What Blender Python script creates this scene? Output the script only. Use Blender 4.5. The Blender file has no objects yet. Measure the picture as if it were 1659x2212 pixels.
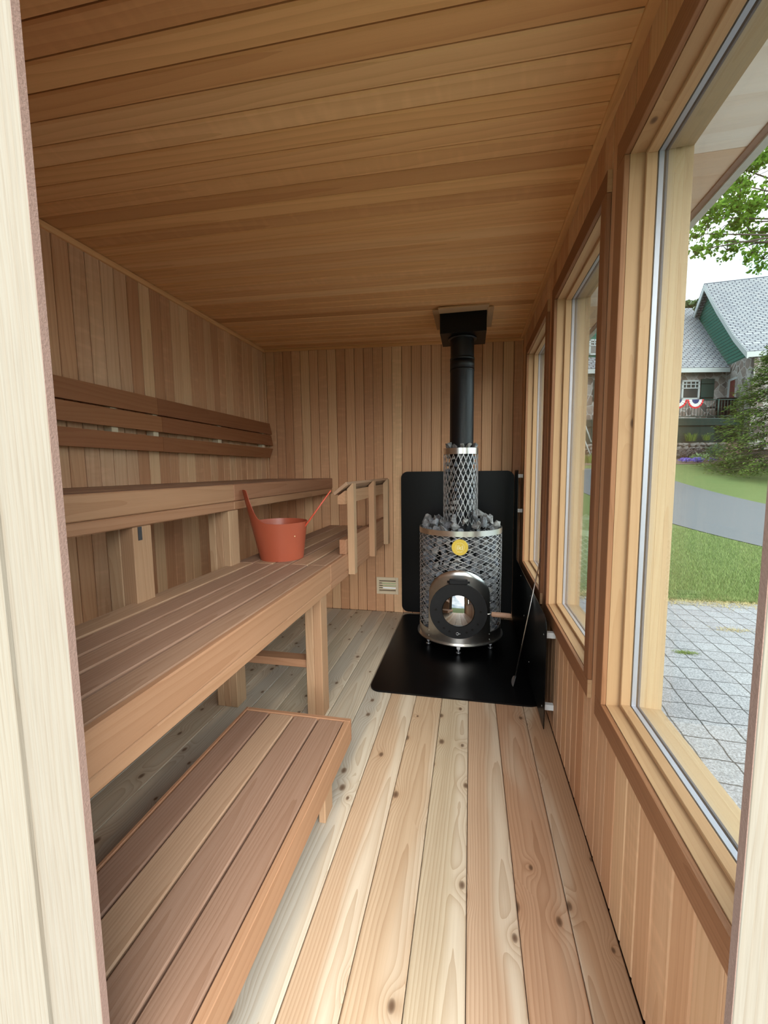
import bpy, bmesh, math, random
from mathutils import Vector, Matrix, Euler
random.seed(7)
R_ = random.Random(11)
PI = math.pi
sc = bpy.context.scene
COL = sc.collection

# ------------------------------------------------------------------ camera
F_PX, YAW, PIT, ROL, H = 895.0, .2062, .1000, -.0112, 1.2
cy, sy = math.cos(YAW), math.sin(YAW)
right = Vector((cy, sy, 0)); fwd = Vector((-sy, cy, 0)); up = Vector((0, 0, 1))
E1, E2 = right.copy(), fwd.copy()
f2 = fwd*math.cos(PIT) - up*math.sin(PIT)
u2 = up*math.cos(PIT) + fwd*math.sin(PIT)
r3 = right*math.cos(ROL) + u2*math.sin(ROL)
u3 = -right*math.sin(ROL) + u2*math.cos(ROL)
cam_d = bpy.data.cameras.new('camera'); cam = bpy.data.objects.new('camera', cam_d); COL.objects.link(cam)
M = Matrix((r3, u3, -f2)).transposed().to_4x4(); M.translation = Vector((0, 0, H))
cam.matrix_world = M
cam_d.sensor_fit = 'HORIZONTAL'; cam_d.sensor_width = 36.0
cam_d.lens = F_PX/1659.0*36.0
cam_d.clip_start = .02; cam_d.clip_end = 500
sc.camera = cam

# ------------------------------------------------------------------ view, sky, sun
sc.view_settings.view_transform = 'Standard'
try: sc.view_settings.look = 'None'
except Exception: pass
sc.view_settings.gamma = 1.0
sc.view_settings.use_curve_mapping = False
sc.view_settings.exposure = 1.95
SKY = 1.0
w = bpy.data.worlds.new('overcast_sky'); sc.world = w; w.use_nodes = True
nt = w.node_tree; nt.nodes.clear()
tc = nt.nodes.new('ShaderNodeTexCoord'); mp = nt.nodes.new('ShaderNodeMapping')
mp.inputs['Scale'].default_value = (1.0, 1.0, 2.2)
nz = nt.nodes.new('ShaderNodeTexNoise'); nz.inputs['Scale'].default_value = 2.6; nz.inputs['Detail'].default_value = 4
cr = nt.nodes.new('ShaderNodeValToRGB')
cr.color_ramp.elements[0].position = .36; cr.color_ramp.elements[0].color = (.30, .40, .46, 1)
cr.color_ramp.elements[1].position = .60; cr.color_ramp.elements[1].color = (.86, .93, .96, 1)
bg = nt.nodes.new('ShaderNodeBackground'); bg.inputs['Strength'].default_value = SKY
ow = nt.nodes.new('ShaderNodeOutputWorld')
nt.links.new(tc.outputs['Generated'], mp.inputs['Vector']); nt.links.new(mp.outputs[0], nz.inputs['Vector'])
nt.links.new(nz.outputs['Fac'], cr.inputs[0]); nt.links.new(cr.outputs[0], bg.inputs['Color']); nt.links.new(bg.outputs[0], ow.inputs[0])
sun_d = bpy.data.lights.new('hazy_sun', 'SUN'); sun = bpy.data.objects.new('hazy_sun', sun_d); COL.objects.link(sun)
sun_d.energy = 1.5; sun_d.angle = math.radians(60); sun_d.color = (1, .96, .9)
sun.rotation_euler = Vector((.32, -.78, .55)).to_track_quat('Z', 'Y').to_euler()
sun.location = (0, -6, 12)

# ------------------------------------------------------------------ helpers
def tag(o, label=None, cat=None, group=None, kind=None):
    if label: o['label'] = label
    if cat: o['category'] = cat
    if group: o['group'] = group
    if kind: o['kind'] = kind
    return o

def empty(name, loc=(0, 0, 0), **k):
    o = bpy.data.objects.new(name, None); COL.objects.link(o); o.location = loc
    o.empty_display_size = .05
    return tag(o, **k)

class MB:
    """collects shapes, then links them as one mesh; carries grain coordinates (gc) and a per-piece random (rnd)"""
    def __init__(s): s.v = []; s.f = []; s.gc = []; s.rn = []; s.sm = []
    def add(s, verts, faces, gc=None, rnd=None, smooth=False):
        b = len(s.v); rnd = R_.random() if rnd is None else rnd
        s.v += [tuple(p) for p in verts]
        s.gc += gc if gc else [tuple(p) for p in verts]
        s.rn += [rnd]*len(verts)
        s.f += [tuple(b+i for i in f) for f in faces]; s.sm += [smooth]*len(faces)
    def box(s, lo, hi, axis=0, ch=0.0, rnd=None, mat=None, swap=False):
        lo = [min(a, b) for a, b in zip(lo, hi)]; hi2 = [max(a, b) for a, b in zip(lo, hi)]
        lo, hi = lo, hi2
        c = [(a+b)/2 for a, b in zip(lo, hi)]; h = [(b-a)/2 for a, b in zip(lo, hi)]
        ch = min(ch, min(h)*.9)
        vs = []; idx = {}
        for sx in (-1, 1):
            for sy_ in (-1, 1):
                for sz in (-1, 1):
                    sg = (sx, sy_, sz)
                    for ax in range(3):
                        p = [c[i]+sg[i]*(h[i] if (i == ax or ch == 0) else h[i]-ch) for i in range(3)]
                        idx[(sg, ax)] = len(vs); vs.append(p)
                        if ch == 0:
                            idx[(sg, 1)] = idx[(sg, 2)] = idx[(sg, 0)]; break
        fs = []
        def q(a):   # orient
            pts = [Vector(vs[i]) for i in a]; n = (pts[1]-pts[0]).cross(pts[2]-pts[0])
            m = sum(pts, Vector())/len(pts)-Vector(c)
            return tuple(a) if n.dot(m) > 0 else tuple(reversed(a))
        for ax in range(3):
            o1, o2 = [i for i in range(3) if i != ax]
            for sgn in (-1, 1):
                qd = []
                for a, b in ((-1, -1), (1, -1), (1, 1), (-1, 1)):
                    sg = [0, 0, 0]; sg[ax] = sgn; sg[o1] = a; sg[o2] = b
                    qd.append(idx[(tuple(sg), ax)])
                fs.append(q(qd))
        if ch > 0:
            for ax in range(3):
                o1, o2 = [i for i in range(3) if i != ax]
                for a in (-1, 1):
                    for b in (-1, 1):
                        l = []
                        for sgn, o in ((-1, o1), (1, o1), (1, o2), (-1, o2)):
                            sg = [0, 0, 0]; sg[ax] = sgn; sg[o1] = a; sg[o2] = b
                            l.append(idx[(tuple(sg), o)])
                        fs.append(q(l))
            for sx in (-1, 1):
                for sy_ in (-1, 1):
                    for sz in (-1, 1):
                        fs.append(q([idx[((sx, sy_, sz), k)] for k in range(3)]))
        rnd = R_.random() if rnd is None else rnd
        off = R_.random()*40
        o1, o2 = [i for i in range(3) if i != axis]
        if h[o2] > h[o1]: o1, o2 = o2, o1
        if swap: o1, o2 = o2, o1
        gc = [(p[axis]-c[axis]+off, p[o1]-c[o1], p[o2]-c[o2]) for p in vs]
        if mat is not None: vs = [tuple(mat @ Vector(p)) for p in vs]
        s.add(vs, fs, gc, rnd)
    def prism(s, poly, axis, a, b, rnd=None, mat=None):
        """poly = 2-D points in the two other axes (in order), extruded along axis from a to b"""
        o1, o2 = [i for i in range(3) if i != axis]; n = len(poly); vs = []
        for t in (a, b):
            for p in poly:
                q = [0, 0, 0]; q[axis] = t; q[o1] = p[0]; q[o2] = p[1]; vs.append(q)
        fs = [tuple(range(n)), tuple(range(2*n-1, n-1, -1))]
        for i in range(n):
            j = (i+1) % n; fs.append((i, i+n, j+n, j))
        cx = sum(p[0] for p in poly)/n; cz = sum(p[1] for p in poly)/n; off = R_.random()*40
        gc = [(p[axis]+off, p[o1]-cx, p[o2]-cz) for p in vs]
        if mat is not None: vs = [tuple(mat @ Vector(p)) for p in vs]
        s.add(vs, fs, gc, rnd)
    def tube(s, pts, r, seg=10, cap=True, smooth=True, rnd=None):
        pts = [Vector(p) for p in pts]; n = len(pts); rs = r if isinstance(r, (list, tuple)) else [r]*n
        vs = []; prev = None
        for i, p in enumerate(pts):
            t = (pts[min(i+1, n-1)]-pts[max(i-1, 0)]).normalized()
            if prev is None:
                a = Vector((0, 0, 1)) if abs(t.z) < .9 else Vector((1, 0, 0)); u = t.cross(a).normalized()
            else: u = (prev-t*prev.dot(t)).normalized()
            prev = u; v = t.cross(u)
            for k in range(seg):
                an = 2*PI*k/seg; vs.append(p+(u*math.cos(an)+v*math.sin(an))*rs[i])
        fs = []
        for i in range(n-1):
            for k in range(seg):
                k2 = (k+1) % seg; fs.append((i*seg+k, i*seg+k2, (i+1)*seg+k2, (i+1)*seg+k))
        s.add(vs, fs, None, rnd, smooth)
        if cap:
            b = len(s.v)-len(vs)
            s.f += [tuple(b+k for k in reversed(range(seg))), tuple(b+(n-1)*seg+k for k in range(seg))]; s.sm += [False, False]
    def lathe(s, prof, seg=48, c=(0, 0, 0), axis='Z', closed=False, smooth=True, rnd=None, a0=0, a1=2*PI):
        vs = []; full = abs(a1-a0-2*PI) < 1e-6; ns = seg if full else seg+1
        for k in range(ns):
            an = a0+(a1-a0)*k/seg
            for (r, z) in prof:
                p = (r*math.cos(an), r*math.sin(an), z) if axis == 'Z' else ((r*math.cos(an), z, r*math.sin(an)) if axis == 'Y' else (z, r*math.cos(an), r*math.sin(an)))
                vs.append((p[0]+c[0], p[1]+c[1], p[2]+c[2]))
        m = len(prof); fs = []
        for k in range(seg):
            k2 = (k+1) % ns if full else k+1
            for j in range(m if closed else m-1):
                j2 = (j+1) % m; fs.append((k*m+j, k2*m+j, k2*m+j2, k*m+j2))
        s.add(vs, fs, None, rnd, smooth)
    def build(s, name, mat, parent=None, origin=None, sharp=None, **k):
        me = bpy.data.meshes.new(name)
        o3 = Vector(origin) if origin is not None else Vector((0, 0, 0))
        if parent is not None and origin is None: o3 = Vector(parent.get('_o', (0, 0, 0)))
        me.from_pydata([Vector(p)-o3 for p in s.v], [], s.f)
        a = me.attributes.new('gc', 'FLOAT_VECTOR', 'POINT'); a.data.foreach_set('vector', [c for g in s.gc for c in g])
        a = me.attributes.new('rnd', 'FLOAT', 'POINT'); a.data.foreach_set('value', s.rn)
        me.polygons.foreach_set('use_smooth', s.sm)
        me.update(); me.materials.append(mat)
        if sharp is not None:
            bm = bmesh.new(); bm.from_mesh(me)
            bmesh.ops.remove_doubles(bm, verts=bm.verts, dist=1e-6)
            bmesh.ops.recalc_face_normals(bm, faces=bm.faces)
            for e in bm.edges:
                if len(e.link_faces) == 2 and e.calc_face_angle(0) > sharp: e.smooth = False
            bm.to_mesh(me); bm.free()
        o = bpy.data.objects.new(name, me); COL.objects.link(o)
        if parent is not None:
            o.parent = parent; o.location = o3-Vector(parent.get('_o', (0, 0, 0))) if origin is not None else (0, 0, 0)
        else: o.location = o3
        o['_o'] = tuple(o3)
        return tag(o, **k)

def thing(name, loc, label, cat, group=None):
    o = empty(name, loc, label=label, cat=cat, group=group); o['_o'] = tuple(loc); return o

# ------------------------------------------------------------------ materials
def nodes(name):
    m = bpy.data.materials.new(name); m.use_nodes = True; t = m.node_tree; t.nodes.clear()
    o = t.nodes.new('ShaderNodeOutputMaterial'); b = t.nodes.new('ShaderNodeBsdfPrincipled'); t.links.new(b.outputs[0], o.inputs[0])
    return m, t, b
def N(t, typ, **k):
    n = t.nodes.new(typ)
    for a, v in k.items():
        if a.startswith('i_'): n.inputs[int(a[2:])].default_value = v
        else: setattr(n, a, v)
    return n
def math_(t, op, a, b=None, c=None, clamp=False):
    n = t.nodes.new('ShaderNodeMath'); n.operation = op; n.use_clamp = clamp
    for i, x in enumerate((a, b, c)):
        if x is None: continue
        if isinstance(x, (int, float)): n.inputs[i].default_value = x
        else: t.links.new(x, n.inputs[i])
    return n.outputs[0]
def mix(t, fac, a, b, mode='MIX'):
    n = t.nodes.new('ShaderNodeMixRGB'); n.blend_type = mode
    for i, x in enumerate((fac, a, b)):
        if isinstance(x, (int, float)): n.inputs[i].default_value = x
        elif isinstance(x, tuple): n.inputs[i].default_value = (*x[:3], 1)
        else: t.links.new(x, n.inputs[i])
    return n.outputs[0]
def lin(r, g, b):
    f = lambda c: (c/255/12.92) if c/255 <= .04045 else ((c/255+.055)/1.055)**2.4
    return (f(r), f(g), f(b))
def plain(name, col, rough=.5, metal=0, spec=.5, noise=None, bump=0, nscale=60):
    m, t, b = nodes(name); b.inputs['Roughness'].default_value = rough; b.inputs['Metallic'].default_value = metal
    b.inputs['Specular IOR Level'].default_value = spec
    if noise is None: noise = .08
    tc = N(t, 'ShaderNodeTexCoord'); n = N(t, 'ShaderNodeTexNoise'); n.inputs['Scale'].default_value = nscale; n.inputs['Detail'].default_value = 4
    t.links.new(tc.outputs['Object'], n.inputs['Vector'])
    c = mix(t, n.outputs['Fac'], tuple(x*(1-noise) for x in col), tuple(min(1, x*(1+noise)) for x in col))
    t.links.new(c, b.inputs['Base Color'])
    if bump:
        bp = N(t, 'ShaderNodeBump'); bp.inputs['Strength'].default_value = bump; bp.inputs['Distance'].default_value = .002
        t.links.new(n.outputs['Fac'], bp.inputs['Height']); t.links.new(bp.outputs[0], b.inputs['Normal'])
    return m
def wood(name, cols, dark=.72, freq=55, ring=.45, knots=0, rough=.55, fiber=.25, figure=0, spec=.3, sap=None, bump=.15):
    """cols: board colours picked per piece by rnd; gc.x runs along the grain, gc.y across the face"""
    m, t, b = nodes(name)
    ag = N(t, 'ShaderNodeAttribute', attribute_name='gc'); ar = N(t, 'ShaderNodeAttribute', attribute_name='rnd')
    sp = N(t, 'ShaderNodeSeparateXYZ'); t.links.new(ag.outputs['Vector'], sp.inputs[0])
    l, a, c3 = sp.outputs; rnd = ar.outputs['Fac']; W = math_(t, 'MULTIPLY', rnd, 97.0)
    def comb(x, y, z):
        n = N(t, 'ShaderNodeCombineXYZ')
        for i, q in enumerate((x, y, z)):
            if isinstance(q, (int, float)): n.inputs[i].default_value = q
            else: t.links.new(q, n.inputs[i])
        return n.outputs[0]
    def noise(v, scale=1, detail=2, rough_=.5):
        n = N(t, 'ShaderNodeTexNoise', noise_dimensions='4D'); n.inputs['Scale'].default_value = scale
        n.inputs['Detail'].default_value = detail; n.inputs['Roughness'].default_value = rough_
        t.links.new(v, n.inputs['Vector']); t.links.new(W, n.inputs['W']); return n.outputs['Fac']
    n1 = noise(comb(math_(t, 'MULTIPLY', l, 1.3), math_(t, 'MULTIPLY', a, 6), math_(t, 'MULTIPLY', c3, 6)), 1, 2)
    n2 = noise(comb(math_(t, 'MULTIPLY', l, 5), math_(t, 'MULTIPLY', a, 30), math_(t, 'MULTIPLY', c3, 30)), 1, 2)
    # distance from a wandering pith line
    wr = math_(t, 'FRACT', math_(t, 'MULTIPLY', rnd, 37.7))
    a0 = math_(t, 'MULTIPLY', math_(t, 'SUBTRACT', wr, .5), .11)
    aw = math_(t, 'ADD', math_(t, 'SUBTRACT', a, a0), math_(t, 'MULTIPLY', math_(t, 'SUBTRACT', n1, .5), .05))
    cc = math_(t, 'ADD', c3, .035)
    rr = math_(t, 'SQRT', math_(t, 'ADD', math_(t, 'MULTIPLY', aw, aw), math_(t, 'MULTIPLY', cc, cc)))
    rr = math_(t, 'ADD', rr, math_(t, 'MULTIPLY', l, .018))
    rr = math_(t, 'ADD', rr, math_(t, 'MULTIPLY', n2, .006))
    if knots:
        vo = N(t, 'ShaderNodeTexVoronoi', voronoi_dimensions='3D', feature='F1'); vo.inputs['Scale'].default_value = 1
        vv = comb(math_(t, 'MULTIPLY', l, 4.2), math_(t, 'ADD', math_(t, 'MULTIPLY', a, 6.5), math_(t, 'MULTIPLY', W, 3.0)), 0.0)
        t.links.new(vv, vo.inputs['Vector']); vo.inputs['Randomness'].default_value = .95
        vo.voronoi_dimensions = '2D'
        sc_ = N(t, 'ShaderNodeSeparateColor'); t.links.new(vo.outputs['Color'], sc_.inputs[0])
        sel = math_(t, 'LESS_THAN', sc_.outputs[0], knots)
        dn = math_(t, 'ADD', vo.outputs['Distance'], math_(t, 'MULTIPLY', math_(t, 'SUBTRACT', n2, .5), .03))
        size = math_(t, 'ADD', .035, math_(t, 'MULTIPLY', sc_.outputs[1], .05))
        kd = math_(t, 'DIVIDE', dn, size)
        infl = math_(t, 'MULTIPLY', sel, math_(t, 'POWER', 2.718, math_(t, 'MULTIPLY', math_(t, 'MULTIPLY', kd, kd), -.12)))
        rr = math_(t, 'ADD', rr, math_(t, 'MULTIPLY', infl, .022))
        knot = math_(t, 'MULTIPLY', sel, math_(t, 'SUBTRACT', 1.0, math_(t, 'SMOOTH_MIN', math_(t, 'POWER', kd, 3.0), 1.0, .2), clamp=True))
        halo = math_(t, 'MULTIPLY', sel, math_(t, 'POWER', 2.718, math_(t, 'MULTIPLY', kd, -1.1)))
    ph = math_(t, 'MULTIPLY', rr, freq)
    fr = math_(t, 'FRACT', ph)
    late = math_(t, 'POWER', fr, 2.2)        # slow rise, sharp end: late wood line
    fib = noise(comb(math_(t, 'MULTIPLY', l, 7), math_(t, 'MULTIPLY', a, 330), math_(t, 'MULTIPLY', c3, 330)), 1, 3, .6)
    streak = noise(comb(math_(t, 'MULTIPLY', l, .8), math_(t, 'MULTIPLY', a, 45), math_(t, 'MULTIPLY', c3, 45)), 1, 2)
    rp = N(t, 'ShaderNodeValToRGB'); rp.color_ramp.interpolation = 'LINEAR'
    el = rp.color_ramp.elements
    while len(el) < len(cols): el.new(.5)
    for i, c in enumerate(cols): el[i].position = (i+.0)/max(1, len(cols)-1); el[i].color = (*c, 1)
    t.links.new(rnd, rp.inputs[0])
    col = rp.outputs[0]
    if sap:
        sf = math_(t, 'MULTIPLY', math_(t, 'GREATER_THAN', math_(t, 'ADD', n1, math_(t, 'MULTIPLY', a, 3.0)), .64), .6)
        sn = N(t, 'ShaderNodeMapRange'); sn.interpolation_type = 'SMOOTHSTEP'
        t.links.new(math_(t, 'ADD', math_(t, 'ADD', n1, math_(t, 'MULTIPLY', math_(t, 'SUBTRACT', wr, .4), math_(t, 'MULTIPLY', a, 14.0))), math_(t, 'MULTIPLY', streak, .25)), sn.inputs[0])
        sn.inputs[1].default_value = .62; sn.inputs[2].default_value = .85; sn.inputs[3].default_value = 0; sn.inputs[4].default_value = .75
        col = mix(t, sn.outputs[0], col, sap)
    dk = mix(t, 1.0, col, (dark, dark*.86, dark*.74), 'MULTIPLY')
    col2 = mix(t, math_(t, 'MULTIPLY', late, ring), col, dk)
    col2 = mix(t, math_(t, 'MULTIPLY', math_(t, 'SUBTRACT', streak, .35), ring*1.3, clamp=True), col2, dk)
    dk2 = mix(t, 1.0, col2, (.6, .52, .45), 'MULTIPLY')
    mr = N(t, 'ShaderNodeMapRange'); t.links.new(fib, mr.inputs[0]); mr.inputs[1].default_value = .45; mr.inputs[2].default_value = .8
    mr.inputs[3].default_value = 0; mr.inputs[4].default_value = fiber
    col2 = mix(t, mr.outputs[0], col2, dk2)
    if figure:
        fg = noise(comb(math_(t, 'MULTIPLY', l, 34), math_(t, 'MULTIPLY', a, 9), 0.0), 1, 1)
        gate = math_(t, 'MULTIPLY', math_(t, 'GREATER_THAN', math_(t, 'FRACT', math_(t, 'MULTIPLY', rnd, 13.3)), .70), figure)
        mf = N(t, 'ShaderNodeMapRange'); t.links.new(fg, mf.inputs[0]); mf.inputs[1].default_value = .5; mf.inputs[2].default_value = .7
        lt = mix(t, 1.0, col2, (1.35, 1.35, 1.4), 'MULTIPLY')
        col2 = mix(t, math_(t, 'MULTIPLY', gate, mf.outputs[0]), col2, lt)
    if knots:
        col2 = mix(t, math_(t, 'MULTIPLY', halo, .75), col2, mix(t, 1.0, col2, (.62, .45, .30), 'MULTIPLY'))
        col2 = mix(t, math_(t, 'MULTIPLY', knot, .85), col2, (.11, .06, .035))
    t.links.new(col2, b.inputs['Base Color'])
    b.inputs['Roughness'].default_value = rough; b.inputs['Specular IOR Level'].default_value = spec
    bp = N(t, 'ShaderNodeBump'); bp.inputs['Strength'].default_value = bump; bp.inputs['Distance'].default_value = .0008
    t.links.new(math_(t, 'SUBTRACT', math_(t, 'MULTIPLY', fib, -1.0), math_(t, 'MULTIPLY', late, .5)), bp.inputs['Height']); t.links.new(bp.outputs[0], b.inputs['Normal'])
    return m

M_WALL = wood('clear_cedar_wall', [lin(210, 162, 124), lin(220, 176, 138), lin(194, 144, 108), lin(222, 184, 150), lin(208, 160, 124), lin(230, 192, 152), lin(198, 148, 112)], dark=.76, freq=70, ring=.45, figure=.28, fiber=.28)
M_CEIL = wood('clear_cedar_ceiling', [lin(240, 188, 132), lin(208, 154, 102), lin(246, 200, 146), lin(226, 172, 118), lin(238, 186, 128), lin(216, 160, 108)], dark=.74, freq=40, ring=.5, figure=.18, fiber=.14)
M_BENCH = wood('oiled_bench_cedar', [lin(164, 132, 112), lin(174, 142, 120), lin(152, 120, 102), lin(188, 156, 128), lin(160, 128, 108)], dark=.68, freq=130, ring=.55, fiber=.4, bump=.3)
M_FASCIA = wood('bench_fascia_cedar', [lin(172, 130, 100), lin(164, 120, 92), lin(180, 140, 108)], dark=.72, freq=60, ring=.45, fiber=.2)
M_BACK = wood('dark_backrest_cedar', [lin(162, 108, 72), lin(142, 92, 62), lin(168, 116, 78)], dark=.7, freq=70, ring=.4, fiber=.2)
M_POST = wood('laminated_post', [lin(178, 144, 114), lin(190, 160, 128), lin(172, 134, 104)], dark=.72, freq=120, ring=.5, fiber=.25, knots=.08)
M_PALE = wood('pale_block_wood', [lin(228, 214, 188), lin(222, 206, 178)], dark=.85, freq=90, ring=.3, fiber=.15)
M_FLOOR = wood('knotty_floor_cedar', [lin(190, 184, 172), lin(194, 182, 162), lin(200, 192, 168), lin(204, 178, 148), lin(202, 172, 144), lin(188, 152, 120), lin(200, 162, 132)], dark=.68, freq=120, ring=.70, knots=.85, fiber=.22, sap=lin(220, 206, 184), rough=.5)
M_FRAME = wood('pine_window_frame', [lin(188, 150, 112), lin(194, 158, 120), lin(182, 144, 106)], dark=.78, freq=90, ring=.35, knots=.10, fiber=.15)
M_FRAMEO = wood('outer_window_frame', [lin(182, 156, 124), lin(188, 164, 132)], dark=.8, freq=90, ring=.4, knots=.1, fiber=.2)
M_CASE = wood('dark_casing', [lin(150, 102, 70), lin(162, 114, 80), lin(140, 94, 64)], dark=.65, freq=120, ring=.55, fiber=.3)
M_ROUGH = wood('rough_sawn_trim', [lin(150, 142, 130), lin(155, 147, 133)], dark=.86, freq=110, ring=.4, fiber=.45, bump=.8, rough=.8)
M_SAWN = plain('sawn_edge', lin(146, 118, 106), .85, nscale=300, noise=.15, bump=.5)
M_SOFFIT = wood('soffit_plywood', [lin(204, 142, 66)], dark=.82, freq=9, ring=.35, fiber=.1)
M_CORE = plain('wall_core', lin(70, 42, 26), .9)
M_BLACK = plain('black_powder_coat', (.0016, .0016, .002), .32, spec=.22, noise=.3, nscale=25)
M_IRON = plain('black_door_iron', (.008, .0085, .010), .6, spec=.3, nscale=200)
M_PIPE = plain('matt_black_pipe', (.007, .008, .0105), .42, spec=.45)
M_STEEL = plain('brushed_stainless', (.74, .72, .69), .30, metal=1, nscale=40, noise=.1)
M_WIRE = plain('expanded_steel', (.62, .62, .64), .42, metal=.75, nscale=90)
M_ZINC = plain('zinc_plate', (.55, .57, .6), .4, metal=.9)
M_DUCT = plain('dark_bracket_steel', (.08, .08, .09), .5, metal=.6)
M_GOLD = plain('gold_badge', (.85, .58, .10), .3, metal=.6, nscale=150, noise=.2)
M_WHITE = plain('white_plastic', (.75, .75, .75), .4)
M_ORANGE = plain('terracotta_plastic', lin(168, 84, 60), .38, spec=.45, noise=.04, nscale=400, bump=.08)
M_HANDLE = plain('beech_handle', lin(190, 150, 125), .5, nscale=80)
M_LEGEND = plain('badge_engraving', (.95, .85, .5), .4)

def mat_stone():
    m, t, b = nodes('olivine_stone')
    tc = N(t, 'ShaderNodeTexCoord'); oi = N(t, 'ShaderNodeObjectInfo')
    n = N(t, 'ShaderNodeTexNoise'); n.inputs['Scale'].default_value = 60; n.inputs['Detail'].default_value = 6; n.inputs['Roughness'].default_value = .7
    t.links.new(tc.outputs['Object'], n.inputs['Vector'])
    r = N(t, 'ShaderNodeValToRGB'); r.color_ramp.elements[0].position = .3; r.color_ramp.elements[0].color = (.06, .066, .078, 1)
    r.color_ramp.elements[1].position = .75; r.color_ramp.elements[1].color = (.36, .385, .42, 1); t.links.new(n.outputs['Fac'], r.inputs[0])
    r2 = N(t, 'ShaderNodeValToRGB'); e = r2.color_ramp.elements; e[0].color = (.7, .75, .85, 1); e[1].color = (1.5, 1.35, 1.15, 1); e[1].position = 1.0
    t.links.new(oi.outputs['Random'], r2.inputs[0])
    t.links.new(mix(t, 1.0, r.outputs[0], r2.outputs[0], 'MULTIPLY'), b.inputs['Base Color']); b.inputs['Roughness'].default_value = .7
    bp = N(t, 'ShaderNodeBump'); bp.inputs['Strength'].default_value = .5; bp.inputs['Distance'].default_value = .003
    t.links.new(n.outputs['Fac'], bp.inputs['Height']); t.links.new(bp.outputs[0], b.inputs['Normal'])
    return m
M_STONE = mat_stone()

def mat_glass(name, refl=1.0, tint=(1, 1, 1)):
    m = bpy.data.materials.new(name); m.use_nodes = True; t = m.node_tree; t.nodes.clear()
    o = t.nodes.new('ShaderNodeOutputMaterial'); mx = t.nodes.new('ShaderNodeMixShader'); tr = t.nodes.new('ShaderNodeBsdfTransparent'); gl = t.nodes.new('ShaderNodeBsdfGlossy')
    lw = t.nodes.new('ShaderNodeLayerWeight'); lw.inputs['Blend'].default_value = .5
    fr5 = math_(t, 'ADD', .022, math_(t, 'MULTIPLY', math_(t, 'POWER', lw.outputs['Facing'], 5.0), .9))
    tr.inputs[0].default_value = (*tint, 1); gl.inputs['Roughness'].default_value = .0
    t.links.new(math_(t, 'MULTIPLY', fr5, refl, clamp=True), mx.inputs[0]); t.links.new(tr.outputs[0], mx.inputs[1]); t.links.new(gl.outputs[0], mx.inputs[2]); t.links.new(mx.outputs[0], o.inputs[0])
    return m
M_GLASS = mat_glass('window_glass', .8, (.97, .985, .975))
def mat_spacer():
    m, t, b = nodes('window_spacer_bar'); tc = N(t, 'ShaderNodeTexCoord')
    v = N(t, 'ShaderNodeTexVoronoi'); v.inputs['Scale'].default_value = 220; v.inputs['Randomness'].default_value = 0; t.links.new(tc.outputs['Object'], v.inputs['Vector'])
    c = mix(t, math_(t, 'LESS_THAN', v.outputs['Distance'], .22), (.40, .42, .50), (.12, .13, .22)); t.links.new(c, b.inputs['Base Color'])
    b.inputs['Metallic'].default_value = .3; b.inputs['Roughness'].default_value = .4; return m
M_SPACER = mat_spacer()
M_SEAL = plain('grey_window_seal', (.10, .09, .10), .7)
def mat_stoveglass():
    m, t, b = nodes('stove_door_glass'); b.inputs['Base Color'].default_value = (.012, .01, .008, 1); b.inputs['Roughness'].default_value = .02
    b.inputs['IOR'].default_value = 2.6; b.inputs['Coat Weight'].default_value = 1; b.inputs['Coat Roughness'].default_value = .0; b.inputs['Coat IOR'].default_value = 2.2
    return m
M_SGLASS = mat_stoveglass()

# ------------------------------------------------------------------ the room shell
XL, XR, YF, YB = -1.74, .380, .56, 3.37
PITCH = .0785
def cz(x): return 2.235 + (x-XL)*(2.18-2.235)/2.12
TH = .016

def boards(mb, axis, plane, inward, a0, a1, seam, pitch, zfun, grain, holes=(), ch=.0032, rnds=None):
    """tongue-and-groove boards on a wall: axis = horizontal direction of the wall (0 x, 1 y)"""
    k0 = math.floor((a0-seam)/pitch); a = seam+k0*pitch
    while a < a1-1e-4:
        u0, u1 = max(a, a0), min(a+pitch, a1)
        rnd = R_.random()
        if u1-u0 > .004:
            cuts = sorted({u0, u1, *[h[0] for h in holes if u0 < h[0] < u1], *[h[1] for h in holes if u0 < h[1] < u1]})
            for c0, c1 in zip(cuts, cuts[1:]):
                if c1-c0 < .003: continue
                zt = zfun((c0+c1)/2); iv = [(0.0, zt)]
                for h in holes:
                    if h[0]-1e-6 <= c0 and c1 <= h[1]+1e-6:
                        nv = []
                        for z0, z1 in iv:
                            if h[2] > z0: nv.append((z0, min(z1, h[2])))
                            if h[3] < z1: nv.append((max(z0, h[3]), z1))
                        iv = nv
                for z0, z1 in iv:
                    g = .0016
                    lo = [0, 0, z0]; hi = [0, 0, z1]
                    lo[axis] = c0+(g if c0 == u0 else 0); hi[axis] = c1-(g if c1 == u1 else 0)
                    o = 1-axis
                    lo[o] = min(plane, plane-inward*TH); hi[o] = max(plane, plane-inward*TH)
                    mb.box(lo, hi, 2, ch=ch if len(cuts) == 2 else .0008, rnd=rnd)
        a += pitch

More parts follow.
